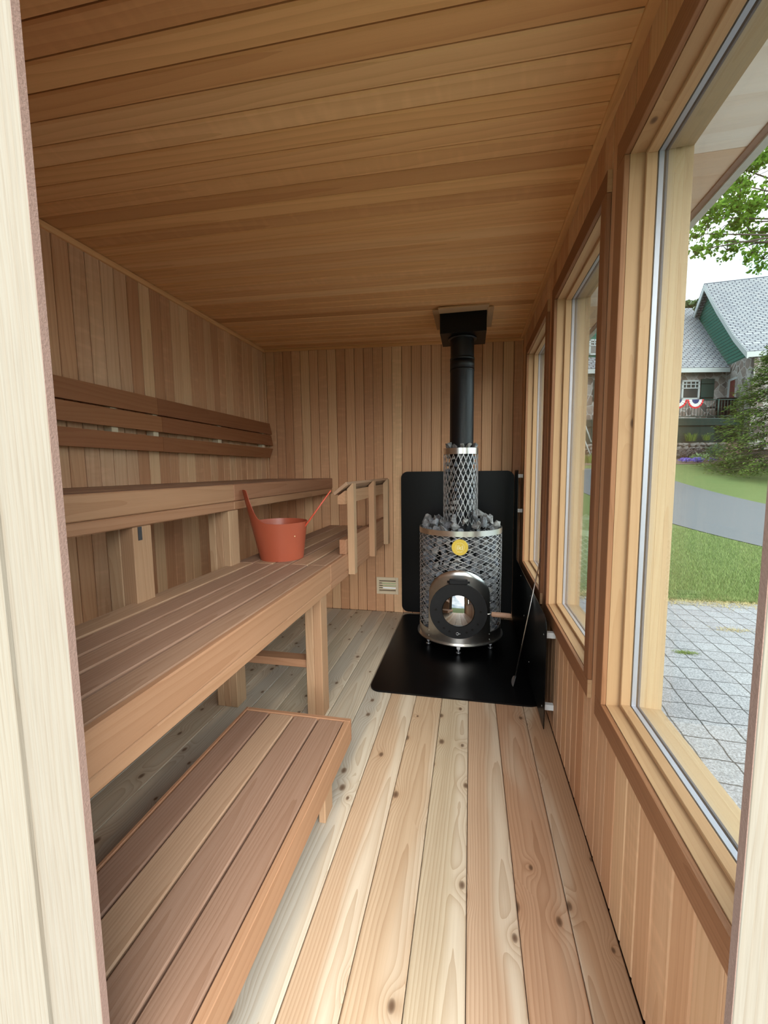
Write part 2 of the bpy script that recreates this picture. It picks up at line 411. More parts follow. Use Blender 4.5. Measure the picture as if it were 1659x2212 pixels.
# windows: y0, y1, z0, z1
WIN = [(.565, 1.212, .535, 1.972), (1.400, 2.096, .540, 1.966), (2.322, 3.046, .545, 1.974)]
mb = MB(); boards(mb, 1, XL, 1, YF, YB, 1.529, PITCH, lambda u: cz(XL)-.001, 2)
wl = mb.build('wall_left', M_WALL, kind='structure')
mb = MB(); mb.box((XL-.13, .45, -.25), (XL-TH, YB+.13, 2.22)); mb.build('core', M_CORE, wl)
VENT = (-.757, -.604, .172, .284)
mb = MB(); boards(mb, 0, YB, -1, XL, XR, -1.098, .0785, lambda u: cz(u)-.001, 2, holes=[VENT])
wb = mb.build('wall_back', M_WALL, kind='structure')
mb = MB()
y0, y1 = YB+TH, YB+.13
mb.box((XL-.13, y0, -.25), (VENT[0], y1, 2.25)); mb.box((VENT[1], y0, -.25), (.52, y1, 2.2))
mb.box((VENT[0], y0, -.25), (VENT[1], y1, VENT[2])); mb.box((VENT[0], y0, VENT[3]), (VENT[1], y1, 2.22))
mb.build('core', M_CORE, wb)
mb = MB(); mb.box((VENT[0], y0, VENT[2]), (VENT[1], y1+.02, VENT[2]+.003)); mb.box((VENT[0], y0, VENT[3]-.003), (VENT[1], y1+.02, VENT[3])); mb.build('light_liner', M_WHITE, wb)  # white strips added in the vent hole to catch daylight and brighten the slot
mb = MB(); boards(mb, 1, XR, -1, YF, YB, .958, .0785, lambda u: cz(XR)-.001, 2, holes=[(a-.0105, b+.0105, c-.0105, d+.0105) for a, b, c, d in WIN])
wr = mb.build('wall_right', M_WALL, kind='structure')
mb = MB(); xo0, xo1 = XR+TH, .519
prev = .45
for (a, b, c, d) in WIN:
    a -= .0102; b += .0102; c -= .0102; d += .0102
    mb.box((xo0, prev, -.25), (xo1, a, 2.17)); mb.box((xo0, a, -.25), (xo1, b, c)); mb.box((xo0, a, d), (xo1, b, 2.17)); prev = b
mb.box((xo0, prev, -.25), (xo1, YB+.13, 2.17))
mb.build('core', M_SOFFIT, wr)
# front wall with the door opening the camera looks through
mb = MB()
mb.box((XL-.13, .46, -.25), (-.705, YF, 2.24), 2); mb.box((.345, .46, -.25), (.52, YF, 2.2), 2); mb.box((-.705, .46, 2.04), (.345, YF, 2.2), 0)
mb.build('wall_front', M_WALL, kind='structure')
mb = MB()
mb.box((-.72, .447, -.12), (-.5385, .4585, 2.14), 2, ch=.001, rnd=.3)
t1 = mb.build('trim_1', M_ROUGH, kind='structure')
mb = MB(); mb.box((-.5385, .4475, -.12), (-.5378, .4585, 2.1)); mb.build('sawn_edge', M_SAWN, t1)
mb = MB(); mb.box((-.90, .44, -.12), (-.632, .4585, 2.14), 2, ch=.001, rnd=.8); mb.build('trim_2', M_ROUGH, kind='structure')
mb = MB(); mb.box((.276, .447, -.12), (.40, .4585, 2.14), 2, ch=.001, rnd=.6); t3 = mb.build('trim_3', M_ROUGH, kind='structure')
mb = MB(); mb.box((.2752, .4475, -.12), (.276, .4585, 2.1)); mb.build('sawn_edge', M_SAWN, t3)
mb = MB(); mb.box((-.66, .447, 2.04), (.39, .4585, 2.16), 0, ch=.001); mb.build('trim_4', M_ROUGH, kind='structure')
# ceiling
mb = MB(); y = 1.168-.0777*12
ang = math.atan2(2.18-2.235, 2.12)
Mc = Matrix.Translation((XL, 0, 2.235)) @ Matrix.Rotation(-ang, 4, 'Y')
while y < YB:
    a, b = max(y, .46)+.0021, min(y+.0777, YB)-.0021
    if b-a > .01: mb.box((-.02, a, 0), (2.15, b, TH), 0, ch=.005, mat=Mc)
    y += .0777
ce = mb.build('ceiling', M_CEIL, kind='structure')
mb = MB(); mb.box((-.15, .42, TH), (2.27, YB+.13, .07), 0, mat=Mc); mb.build('core', M_CORE, ce)
mb = MB(); mb.box((-.3, .3, .075), (2.52, 3.72, .13), 0, mat=Mc); mb.build('roof_deck', M_SOFFIT, ce)
# crown trims
mb = MB(); mb.prism([(XL, 2.233), (XL+.019, 2.231), (XL+.019, 2.216), (XL+.012, 2.209), (XL, 2.209)], 1, YF, YB, rnd=.5)
mb.build('trim_5', M_CEIL, kind='structure')
mb = MB(); mb.prism([(XR, cz(XR)), (XR-.024, cz(XR-.024)), (XR-.024, 2.172), (XR-.018, 2.166), (XR, 2.166)], 1, YF, YB, rnd=.3)
mb.build('trim_6', M_CEIL, kind='structure')
mb = MB()
mb.box((.0, YB-.02, -.024), (2.12, YB, -.001), 0, ch=.003, mat=Mc, rnd=.62); mb.build('trim_7', M_CEIL, kind='structure')
mb = MB(); mb.box((XL, YB-.011, 0), (XL+.011, YB, 2.205), 2, ch=.003, rnd=.9); mb.build('trim_8', M_WALL, kind='structure')
mb = MB(); mb.box((XR-.011, YB-.011, 0), (XR, YB, 2.165), 2, ch=.003, rnd=.2); mb.build('trim_9', M_WALL, kind='structure')
# floor
mb = MB(); k = -13; FR = {2: .80, 1: .97, 0: .66, -1: .42, -2: .52, -3: .58, -4: .02, -5: .12, -6: .05, -7: .2, -8: .1, -9: .0, -10: .15, -11: .08, -12: .18, -13: .1}
while k <= 2:
    a, b = max(k*.1362, XL), min((k+1)*.1362, XR)
    if b > a: mb.box((a+.0010, .45, -.03), (b-.0010, YB, 0), 1, ch=.003, rnd=FR.get(k, .1)/1.0)
    k += 1
fl = mb.build('floor', M_FLOOR, kind='structure')
mb = MB(); mb.box((XL-.1, .45, -.2), (.5, YB+.1, -.032)); mb.build('subfloor', M_CORE, fl)

# ------------------------------------------------------------------ windows
def ring_box(mb, x0, x1, y0, y1, z0, z1, wd, ch=.0015, rn=None):
    """four mitre-like bars around the opening, inside (y0..y1, z0..z1), width wd"""
    mb.box((x0, y0, z0), (x1, y0+wd, z1), 2, ch); mb.box((x0, y1-wd, z0), (x1, y1, z1), 2, ch)
    mb.box((x0, y0+wd, z0), (x1, y1-wd, z0+wd), 1, ch); mb.box((x0, y0+wd, z1-wd), (x1, y1-wd, z1), 1, ch)
for i, (a, b, c, d) in enumerate(WIN):
    root = empty('window_%d' % (i+1), (XR, (a+b)/2, c), kind='structure'); root['_o'] = (XR, (a+b)/2, c)
    cx0, cx1, cw = .3665, .3798, .058
    ya = a-.002
    for lo, hi, ax in (((cx0, b, c-.0015), (cx1, b+cw, d+.0015), 2), ((cx0, ya-.05, c-.0015), (cx1, ya, d+.0015), 2),
                       ((cx0, ya-.05, c-.062), (cx1, b+cw, c-.002), 1), ((cx0, ya-.05, d+.002), (cx1, b+cw, d+.062), 1)):
        if i == 0 and ax == 2 and hi[1] < b: continue
        if i == 0: lo = (lo[0], max(lo[1], YF), lo[2])
        mm = MB(); mm.box(lo, hi, ax, .0012); cs_ = mm.build('casing', M_CASE, root)
        if ax == 1 and i > 0: mm = MB(); mm.box((lo[0]+.0005, lo[1]-.0005, lo[2]+.0005), (hi[0], lo[1]+.0002, hi[2]-.0005)); mm.build('end_grain', M_FRAME, cs_)
    mm = MB(); t = .012     # lining; its inner edge is set flush with the casing
    mm.box((.3802, b-.0, c), (.519, b+.010, d), 2); mm.box((.3802, a-.010, c), (.519, a, d), 2)
    mm.box((.3802, a, c-.010), (.519, b, c), 1); mm.box((.3802, a, d), (.519, b, d+.010), 1)
    mm.v = [(x, y_, z_) for x, y_, z_ in mm.v]
    mm.build('lining', M_FRAME, root)
    mm = MB(); ring_box(mm, .414, .4385, a, b, c, d, .010); mm.build('inner_stop', M_FRAME, root)
    mm = MB(); ring_box(mm, .4425, .4535, a+.001, b-.001, c+.001, d-.001, .007, 0); mm.build('spacer_bar', M_SPACER, root)
    mm = MB(); ring_box(mm, .4580, .4620, a, b, c, d, .009, 0); mm.build('seal', M_SEAL, root)
    mm = MB(); mm.box((.4390, a+.002, c+.002), (.4420, b-.002, d-.002)); mm.build('pane', M_GLASS, root)
    mm = MB(); mm.box((.4545, a+.002, c+.002), (.4575, b-.002, d-.002)); mm.build('pane', M_GLASS, root)
    mm = MB(); ring_box(mm, .4622, .478, a, b, c, d, .007)
    ring_box(mm, .478, .500, a, b, c, d, .0035); ring_box(mm, .500, .520, a, b, c, d, .0015)
    mm.build('outer_stop', M_FRAMEO, root)
    mm = MB(); e = .06
    mm.box((.5195, a-e, c-e), (.530, a, d+e), 2); mm.box((.5195, b, c-e), (.530, b+e, d+e), 2); mm.box((.5195, a, c-e), (.530, b, c), 1); mm.box((.5195, a, d), (.530, b, d+e), 1)
    mm.v = [(x-.0095, y_, z_) for x, y_, z_ in mm.v]; mm.build('exterior_trim', M_FRAMEO, root)

# roof overhang outside the windows
mb = MB()
for k in range(9):
    mb.box((.52, .30+k*.385, 2.10), (.768, .30+(k+1)*.385-.0015, 2.112), 0, ch=.001)
ev = mb.build('trim_10', M_SOFFIT, kind='structure')
mb = MB(); mb.box((.756, .30, 2.094), (.776, 3.78, 2.101), 1); mb.build('nailing_strip', M_SAWN, ev)
mb = MB(); mb.box((.776, .29, 2.088), (.802, 3.80, 2.26), 1); mb.build('fascia_board', plain('white_fascia', (.5, .5, .48), .5), ev)
mb = MB(); mb.box((.52, 3.46, 2.02), (.775, 3.50, 2.10), 0, ch=.002); mb.prism([(.53, 1.93), (.60, 2.02), (.53, 2.02)], 1, 3.46, 3.50); mb.build('lookout_bracket', M_FRAMEO, ev)

# ------------------------------------------------------------------ benches
def slat_row(root, name, y0, y1, splits, x0, x1, z0, z1, mat, ch=.004, rnds=None):
    ys = [y0]+splits+[y1]
    for i in range(len(ys)-1):
        m_ = MB(); m_.box((x0, ys[i]+.0006, z0), (x1, ys[i+1]-.0006, z1), 1, ch, rnd=None if not rnds else rnds[i]); m_.build(name, mat, root)

ZL = .738; XFL = -.670
lb = thing('sauna_bench', (-.93, 2.0, 0), 'long lower sauna bench of oiled cedar slats that the orange bucket stands on', 'bench', 'tiered sauna benches')
xs = [(-1.180, -1.088), (-1.078, -.984), (-.974, -.884), (-.874, -.786), (-.776, -.698)]
xs = [(-1.182, -1.084), (-1.074, -.976), (-.966, -.890), (-.880, -.788), (-.777, -.6945)]
for x0, x1 in xs: slat_row(lb, 'slat', YF+.005, YB-.004, [1.90], x0, x1, ZL-.034, ZL, M_BENCH)
slat_row(lb, 'front_board', YF+.005, YB-.004, [1.905], -.6935, XFL, ZL-.091, ZL, M_FASCIA)
slat_row(lb, 'lower_front_board', YF+.005, YB-.004, [1.905], -.6935, XFL-.002, ZL-.130, ZL-.0925, M_FASCIA)
for yy in (1.00, 1.82, 2.62, 3.33):
    m_ = MB(); m_.box((-1.175, yy, ZL-.115), (-.698, yy+.038, ZL-.035), 0, .002); m_.build('cross_bearer', M_FASCIA, lb)
m_ = MB(); m_.box((-1.178, YF+.01, ZL-.115), (-1.142, 1.0, ZL-.035), 1, .002); m_.build('rear_bearer', M_FASCIA, lb)
def post(root, x0, x1, y0, y1, z1, n, name='leg', z0=0):
    m_ = MB(); wd = (x1-x0)/n
    for k_ in range(n): m_.box((x0+k_*wd, y0, z0), (x0+(k_+1)*wd, y1, z1), 2, .003, swap=False)
    return m_.build(name, M_POST, root)
post(lb, -.775, -.692, 1.812, 1.897, ZL-.1155, 2)
m_ = MB(); m_.box((-1.143, 1.83, .238), (-.777, 1.90, .277), 0, .003); m_.build('stretcher', M_FASCIA, lb)

ZU = 1.139; XFU = -1.148
ub = thing('sauna_bench', (-1.45, 2.0, 0), 'high upper sauna bench of cedar boards along the wall under the slatted backrest', 'bench', 'tiered sauna benches')
n = 6; x = XL+.006; wd = (XFU-.025-x)/n
for k in range(n): slat_row(ub, 'slat', YF+.005, YB-.004, [1.86], x+k*wd, x+(k+1)*wd-.009, ZU-.034, ZU, M_BENCH)
slat_row(ub, 'front_board', YF+.005, YB-.004, [1.862], XFU-.0235, XFU, ZU-.083, ZU, M_FASCIA)
slat_row(ub, 'lower_front_board', YF+.005, YB-.004, [1.862], XFU-.0235, XFU-.003, ZU-.127, ZU-.0845, M_FASCIA)
for yy in (1.10, 1.70, 2.62, 3.32):
    m_ = MB(); m_.box((XL+.004, yy, ZU-.11), (XFU-.026, yy+.038, ZU-.035), 0, .002); m_.build('cross_bearer', M_FASCIA, ub)
for yy, nn, zb in ((1.225, 2, .645), (1.812, 3, 0)):
    p_ = post(ub, -1.268, -1.153, yy, yy+.085, ZU-.1285, nn, z0=zb)
m_ = MB(); m_.box((-1.1525, 1.245, .962), (-1.1505, 1.262, 1.010)); m_.build('bracket', M_DUCT, ub)
m_ = MB(); m_.box((-1.1525, 1.865, .235), (-1.1495, 1.882, .325))
m_.tube([(-1.150, 1.873, .262), (-1.147, 1.873, .262)], .004, 8); m_.build('bracket', M_ZINC, ub)

# low step
st = thing('step_bench', (-.69, .95, 0), 'low cedar step bench with four boards standing on the floor before the lower bench', 'bench')
SX0, SX1, SY0, SY1, SZ = -.925, -.462, .30, 1.519, .205
ys0 = .47
m_ = MB(); m_.box((SX0+.012, SY1-.020, SZ-.09), (SX1-.0, SY1, SZ), 0, .002, rnd=.1); m_.build('end_board', M_FASCIA, st)
m_ = MB(); m_.box((SX1-.024, ys0, SZ-.092), (SX1, SY1-.0206, SZ), 1, .002, rnd=.9); m_.build('front_board', M_FASCIA, st)
m_ = MB(); m_.box((SX0, ys0, SZ-.09), (SX0+.012, SY1, SZ), 1, .002, rnd=.5); m_.build('rear_board', M_FASCIA, st)
rn = (.5, .82, .38, .55)
e_ = [SX0+.013, SX0+.118, SX0+.226, SX0+.332, SX1-.0245]
for k in range(4):
    m_ = MB(); m_.box((e_[k]+.0015, ys0, SZ-.030), (e_[k+1]-.0045, SY1-.0206, SZ-.002), 1, .004, rnd=rn[k]); m_.build('slat', M_BENCH, st)
for yy in (.475, 1.232):
    for xx in ((-.498, -.474), (-.90, -.876)):
        m_ = MB(); m_.box((xx[0], yy, 0), (xx[1], yy+.075, SZ-.032), 2, .002); m_.build('leg', M_POST, st)
m_ = MB(); m_.box((-.899, 1.27, SZ-.088), (-.50, 1.305, SZ-.031), 0, .002); m_.build('cross_bearer', M_FASCIA, st)

# backrest on the left wall
br = thing('backrest', (-1.70, 2.2, 1.3), 'dark three-board slatted backrest fixed to the left wall above the upper bench', 'backrest')
def backboard(z0, z1, ya, yend, cut, split, rn_):
    for (a, b, r_) in ((YF+.04, split-.0008, rn_[0]), (split+.0008, yend, rn_[1])):
        last = b == yend
        e0 = b+(cut[0] if last else 0); e1 = b+(cut[1] if last else 0)
        pts = [(a, z0), (e0, z0), (e1, z1), (a, z1)]
        vs = []; xb, xf = -1.690, -1.672
        for xx in (xb, xf):
            for p in pts: vs.append((xx, p[0], p[1]))
        fs = [(3, 2, 1, 0), (4, 5, 6, 7), (0, 1, 5, 4), (1, 2, 6, 5), (2, 3, 7, 6), (3, 0, 4, 7)]
        off = R_.random()*30; zc = (z0+z1)/2
        m_ = MB(); m_.add(vs, fs, [(v[1]+off, v[2]-zc, v[0]+1.68) for v in vs], r_); m_.build('slat', M_BACK, br)
backboard(1.516, 1.605, 0, 3.335, (.0, -.035), 2.005, (.8, .55))
backboard(1.424, 1.508, 0, 3.345, (.005, -.03), 2.03, (.9, .35))
backboard(1.318, 1.398, 0, 3.345, (-.06, .0), 2.03, (.1, .7))
for yy in (1.715, 1.985, 2.58, 3.20):
    m_ = MB(); m_.box((XL+.001, yy, 1.33), (-1.691, yy+.038, 1.59), 2, .003); m_.build('mounting_block', M_PALE, br, label='pale pine mounting block behind the dark slats')

# guard rail over the lower bench end
gr = thing('guard_rail', (-.68, 2.7, ZL), 'cedar guard rail with three upright balusters at the far end of the lower bench', 'railing')
for yy in (2.205, 2.70, 3.175):
    m_ = MB(); xa, xb = -.6695, -.632
    m_.prism([(xa, .619), (xb, .619), (xb, 1.128), (xb-.006, 1.132), (xa, 1.100)], 1, yy, yy+.052)
    m_.gc = [(v[2]+yy*3, v[1]-yy, v[0]-xa) for v in m_.v]; m_.build('baluster', M_POST, gr)
m_ = MB(); m_.box((-.708, 2.165, ZL+.001), (-.6705, 3.29, ZL+.083), 1, .002); m_.build('bottom_rail', M_FASCIA, gr)
m_ = MB(); m_.prism([(-.712, 1.018), (-.6705, 1.018), (-.6705, 1.092), (-.712, 1.060)], 1, 2.165, 3.29); m_.build('top_rail', M_FASCIA, gr)
Mt = Matrix.Translation((-.684, 0, 1.1)) @ Matrix.Rotation(-math.radians(38), 4, 'Y')
m_ = MB(); m_.box((-.052, 2.150, -.002), (.044, 3.30, .017), 1, .002, mat=Mt); m_.build('cap_board', M_BENCH, gr)

# bucket and ladle
bk = thing('sauna_bucket', (-.992, 2.045, ZL), 'terracotta orange sauna bucket with a tall paddle handle on the lower bench', 'bucket')
BX, BY = -.992, 2.045
_a = math.radians(22); phi0 = math.atan2(-.437*math.cos(_a)-.9*math.sin(_a), -.9*math.cos(_a)+.437*math.sin(_a))
def btop(an):
    d = abs((an-phi0+PI) % (2*PI)-PI); dg = math.degrees(d)
    if dg < 10: return .372-.014*(dg/10)**6
    return max(.198, .198+.160*math.exp(-((dg-10)/9.5)**.85)*(1-(min(1, (dg-10)/60))))
nA, nV = 180, 16
def bsurf(thick):
    vs = []
    for k in range(nA):
        # finer steps near the handle
        u = -1+2*k/nA; an = phi0+PI*(abs(u)**1.9)*(1 if u > 0 else -1)
        tp = btop(an)
        for j in range(nV+1):
            h = tp*j/nV; r = .1135+.17*h-thick
            vs.append((-.05*h+r*math.cos(an), r*math.sin(an), max(h, .004 if thick else 0)))
    return vs
vo_, vi_ = bsurf(0), bsurf(.0032)
nn = nV+1; vs = [(BX+p[0], BY+p[1], ZL+p[2]) for p in vo_+vi_]; fs = []; o_ = nA*nn
for k in range(nA):
    k2 = (k+1) % nA
    for j in range(nV):
        fs.append((k*nn+j, k2*nn+j, k2*nn+j+1, k*nn+j+1)); fs.append((o_+k*nn+j, o_+k*nn+j+1, o_+k2*nn+j+1, o_+k2*nn+j))
    fs.append((k*nn+nV, k2*nn+nV, o_+k2*nn+nV, o_+k*nn+nV))
m_ = MB(); m_.add(vs, fs, smooth=True); m_.build('body', M_ORANGE, bk, sharp=.9)
m_ = MB(); m_.lathe([(0, .0005), (.1125, .0005), (.1125, .006), (0, .006)], 64, (BX, BY, ZL)); m_.build('base', M_ORANGE, bk)
m_ = MB(); a_ = math.atan2(-2.045, .992)+.55; rr_ = .1135+.17*.13+.0005
m_.tube([(BX-.006+math.cos(a_)*rr_, BY+math.sin(a_)*rr_, ZL+.13), (BX-.006+math.cos(a_)*(rr_+.001), BY+math.sin(a_)*(rr_+.001), ZL+.13)], .003, 10); m_.build('emblem', M_LEGEND, bk)
ld = thing('ladle', (-.86, 2.03, ZL+.19), 'thin red-orange sauna ladle leaning out of the bucket to the right', 'ladle')
p0 = Vector((-.905, 2.06, ZL+.115)); p1 = Vector((-.708, 2.045, 1.100))
m_ = MB(); m_.tube([p0, p0.lerp(p1, .3), p1], [.0042, .0045, .0032], 10); m_.build('handle', plain('ladle_red', lin(205, 84, 60), .35), ld)
m_ = MB(); m_.lathe([(.0, -.03), (.025, -.028), (.036, -.012), (.038, .0), (.035, 0), (.033, -.011), (.0, -.026)], 24, (p0.x-.015, p0.y, p0.z+.01)); m_.build('bowl', M_ORANGE, ld)

# air vent in the back wall
vt = thing('wall_vent', (-.68, YB, .23), 'small pale wooden air vent grille with slots, low on the back wall', 'vent')
VX0, VX1, VZ0, VZ1 = -.774, -.587, .155, .300
m_ = MB(); b_ = .022; yy0, yy1 = YB-.010, YB-.0005
m_.box((VX0, yy0, VZ0), (VX0+b_, yy1, VZ1), 2, .0015); m_.box((VX1-b_, yy0, VZ0), (VX1, yy1, VZ1), 2, .0015)
m_.box((VX0+b_, yy0, VZ0), (VX1-b_, yy1, VZ0+b_), 0, .0015); m_.box((VX0+b_, yy0, VZ1-b_), (VX1-b_, yy1, VZ1), 0, .0015); m_.build('frame', M_PALE, vt)
nz_ = 5; zz = VZ0+b_; hh = (VZ1-VZ0-2*b_)
m_ = MB()
for k in range(6):
    z0 = zz+k*hh/5-.0065; m_.box((VX0+b_, YB-.006, max(zz, z0)), (VX1-b_, YB+.004, min(zz+hh, z0+.0125)), 0, .0005)
m_.build('slat', M_PALE, vt)
m_ = MB()
for zk in (0, 4): m_.box((VX0+b_, YB+.006, zz+hh*zk/5), (VX1-b_, YB+.009, zz+hh*(zk+1)/5))
m_.box((VX0+b_, YB+.006, zz+hh/5), (VX0+b_+.028, YB+.009, zz+hh*3/5)); m_.build('sliding_shutter', M_CORE, vt)

# ------------------------------------------------------------------ hearth and heat shields
def rounded_rect(x0, x1, y0, y1, rads, seg=6):
    """rads: corner radii for (x0,y0),(x1,y0),(x1,y1),(x0,y1)"""
    out = []
    for (cx_, cy_, a0, r_) in ((x0+rads[0], y0+rads[0], PI, rads[0]), (x1-rads[1], y0+rads[1], 1.5*PI, rads[1]), (x1-rads[2], y1-rads[2], 0, rads[2]), (x0+rads[3], y1-rads[3], .5*PI, rads[3])):
        for k in range(seg+1):
            a_ = a0+k/seg*PI/2; out.append((cx_+r_*math.cos(a_), cy_+r_*math.sin(a_)))
    return out
hp = thing('hearth_pad', (-.1, 2.7, 0), 'glossy black floor plate with rounded corners under the stove', 'hearth pad')
m_ = MB(); m_.prism(rounded_rect(-.535, .3785, 2.092, 3.318, (.06, .085, .06, .06), 8), 2, .0005, .010); m_.build('plate', M_BLACK, hp)
bs = thing('heat_shield', (-.1, YB, .02), 'tall black rounded steel heat shield on the back wall behind the stove', 'heat shield', 'black stove heat shields')
m_ = MB(); m_.prism(rounded_rect(-.553, .3295, .022, 1.188, (.055,)*4, 8), 1, 3.335, 3.339); m_.build('panel', M_BLACK, bs)
for xx in (-.45, .25):
    for zz in (.2, 1.05):
        m_ = MB(); m_.box((xx-.012, 3.3395, zz-.012), (xx+.012, YB-.0005, zz+.012)); m_.build('spacer', M_ZINC, bs)
ss = thing('heat_shield', (.333, 2.5, 0), 'black L-shaped side heat shield standing off the right wall under the windows', 'heat shield', 'black stove heat shields')
m_ = MB(); pts = [(1.862, .035), (3.325, .035), (3.325, 1.180), (3.300, 1.192), (3.118, 1.192), (3.105, 1.180), (3.100, .545), (1.925, .545)]
for k in range(1, 7):
    a_ = PI/2+k/6*PI/2; pts.append((1.925+.063*math.cos(a_), .482+.063*math.sin(a_)))
m_.prism(pts, 0, .331, .3345); m_.build('panel', M_BLACK, ss)
for yy, zz in ((1.915, .455), (1.915, .115), (3.13, .9), (3.13, 1.15), (2.6, .3)):
    m_ = MB(); m_.box((.335, yy-.012, zz-.013), (XR-.0005, yy+.012, zz+.013), ch=.001); m_.build('spacer', M_WHITE, ss, label='pale ceramic spacer block')
    m_ = MB(); m_.tube([(.3295, yy, zz), (.331, yy, zz)], .004, 8); m_.build('screw', M_ZINC, ss)
for yy, zz in ((2.35, .50), (2.8, .50), (2.35, .12)):
    m_ = MB(); m_.tube([(.3295, yy, zz), (.331, yy, zz)], .004, 8); m_.build('screw', M_ZINC, ss)
pk = thing('ash_rake', (.243, 2.265, .010), 'long thin steel ash rake leaning from the hearth plate against the window casing', 'fireplace tool')
P0 = Vector((.247, 2.268, .050)); P1 = Vector((.3605, 2.262, .716))
m_ = MB(); m_.tube([P0, P1], .0032, 8)
hk = [(P1+Vector((0, .008*math.sin(a_), .006-.008*math.cos(a_)))) for a_ in [k/10*2*PI for k in range(11)]]
m_.build('rod', M_STEEL, pk)
m_ = MB(); m_.tube(hk, .002, 6); m_.build('ring', M_DUCT, pk)
pts = [(.030*math.cos(a_), .030*math.sin(a_)) for a_ in [k/16*PI for k in range(17)]]
Mr = Matrix.Translation((.246, 2.262, .0425)) @ Matrix.Rotation(.35, 4, 'Z') @ Matrix.Rotation(-PI/2+.25, 4, 'Y')
m_ = MB(); m_.prism(pts, 2, -.0015, .0015, mat=Mr); m_.build('blade', M_ZINC, pk)

# ------------------------------------------------------------------ wood stove
SX, SY = -.0665, 2.88
RD, RT = .277, .1145
sv = thing('wood_stove', (SX, SY, .01), 'round wood-burning sauna stove in a stainless mesh cage with a round glass door', 'stove')
def S(x, y, z): return (SX+x, SY+y, z)
C0 = (SX, SY, 0)
m_ = MB(); m_.lathe([(.0, .074), (.294, .074), (.294, .079), (.0, .079)], 96, C0); m_.build('base_plate', M_STEEL, sv, sharp=.6)
for an in (-PI/2, -PI/2-1.05, -PI/2+1.05, PI/2):
    x_, y_ = .238*math.cos(an), .238*math.sin(an)
    f = MB(); f.tube([S(x_, y_, .0105), S(x_, y_, .0735)], .005, 10); f.lathe([(0, .0102), (.016, .0102), (.016, .0135), (0, .0135)], 16, S(x_, y_, 0)); f.lathe([(0, .032), (.014, .032), (.014, .039), (0, .039)], 6, S(x_, y_, 0), smooth=False)
    ft = f.build('foot', M_ZINC, sv)
    if an == -PI/2:
        f = MB(); f.box(S(-.012, -.252, .058), S(.012, -.2375, .0735)); f.build('bracket', M_ZINC, ft)
        f = MB(); f.box(S(-.011, -.265, .046), S(.011, -.253, .072), ch=.001); f.build('tag', M_WHITE, ft, label='white plastic tag')
# inner fire box
m_ = MB(); m_.lathe([(.0, .08), (.195, .08), (.195, .60), (.10, .70), (.0, .70)], 48, C0); m_.build('fire_box', M_IRON, sv)
# expanded metal cage
def cage(r, z0, z1, n_, pitch_h, wth, th, skip=None, seg=60, wa=0):
    m2 = MB(); Hh = z1-z0; total = Hh/pitch_h*(2*PI/n_)
    for d in (-1, 1):
        for k in range(n_):
            a0 = 2*PI*k/n_+.03; prev = None; run = []
            for s_ in range(seg+1):
                t_ = s_/seg; an = a0+d*total*t_; z = z0+Hh*t_
                run.append((an, z))
            # split the strand where the door sheet covers it
            segs = []; cur = []
            for q in run:
                if skip and skip(*q):
                    if len(cur) > 1: segs.append(cur)
                    cur = []
                else: cur.append(q)
            if len(cur) > 1: segs.append(cur)
            for sg in segs:
                vs = []; fs = []
                rr = r+(.0006 if d > 0 else -.0006)
                for an, z in sg:
                    for q_, dr in ((-1, -th), (1, -th), (1, th), (-1, th)):
                        a_ = an+q_*wa/r; vs.append(S((rr+dr)*math.cos(a_), (rr+dr)*math.sin(a_), z+q_*wth))
                for j in range(len(sg)-1):
                    for q in range(4):
                        q2 = (q+1) % 4; fs.append((j*4+q, j*4+q2, (j+1)*4+q2, (j+1)*4+q))
                m2.add(vs, fs)
    return m2
AZ, AR = .372, .196
def sheet_top(an):   # top edge of the front sheet as a function of angle
    x_ = RD*math.cos(an); y_ = math.sin(an)
    if y_ < 0 and abs(x_) < AR: return AZ+math.sqrt(AR*AR-x_*x_)
    return .148
cage(RD, .14, .782, 23, .0330, .0018, .0010, lambda an, z: z < sheet_top(an)-.004, 56).build('drum_mesh', M_WIRE, sv, label='silver diamond mesh of the drum')
cage(RT, .83, 1.305, 22, .0780, 0, .0010, None, 40, .0019).build('tower_mesh', M_WIRE, sv, label='silver diamond mesh of the narrow chimney cage')
m_ = MB(); m_.lathe([(RD-.004, .780), (RD+.002, .780), (RD+.002, .815), (RD-.004, .815)], 96, C0, closed=True); m_.build('drum_band', M_STEEL, sv, sharp=.6)
m_ = MB(); m_.lathe([(RT-.003, 1.302), (RT+.002, 1.302), (RT+.002, 1.342), (RT-.003, 1.342)], 64, C0, closed=True); m_.build('tower_band', M_STEEL, sv, sharp=.6)
# front sheet: low band all round, rising to an arch behind the door
nA_, nZ = 240, 14; vs = []; fs = []
for layer in (0, 1):
    for k in range(nA_+1):
        u = -1+2*k/nA_; an = -PI/2+PI*(abs(u)**1.5)*(1 if u > 0 else -1); tp = sheet_top(an)
        for j in range(nZ+1):
            z = .0795+(tp-.0795)*j/nZ; r_ = RD+.003-.0015*layer; vs.append(S(r_*math.cos(an), r_*math.sin(an), z))
nn = nZ+1; o_ = (nA_+1)*nn
for k in range(nA_):
    for j in range(nZ):
        fs.append((k*nn+j, (k+1)*nn+j, (k+1)*nn+j+1, k*nn+j+1)); fs.append((o_+k*nn+j, o_+k*nn+j+1, o_+(k+1)*nn+j+1, o_+(k+1)*nn+j))
    fs.append((k*nn+nZ, (k+1)*nn+nZ, o_+(k+1)*nn+nZ, o_+k*nn+nZ))
m_ = MB(); m_.add(vs, fs, smooth=True); m_.build('front_sheet', M_STEEL, sv)
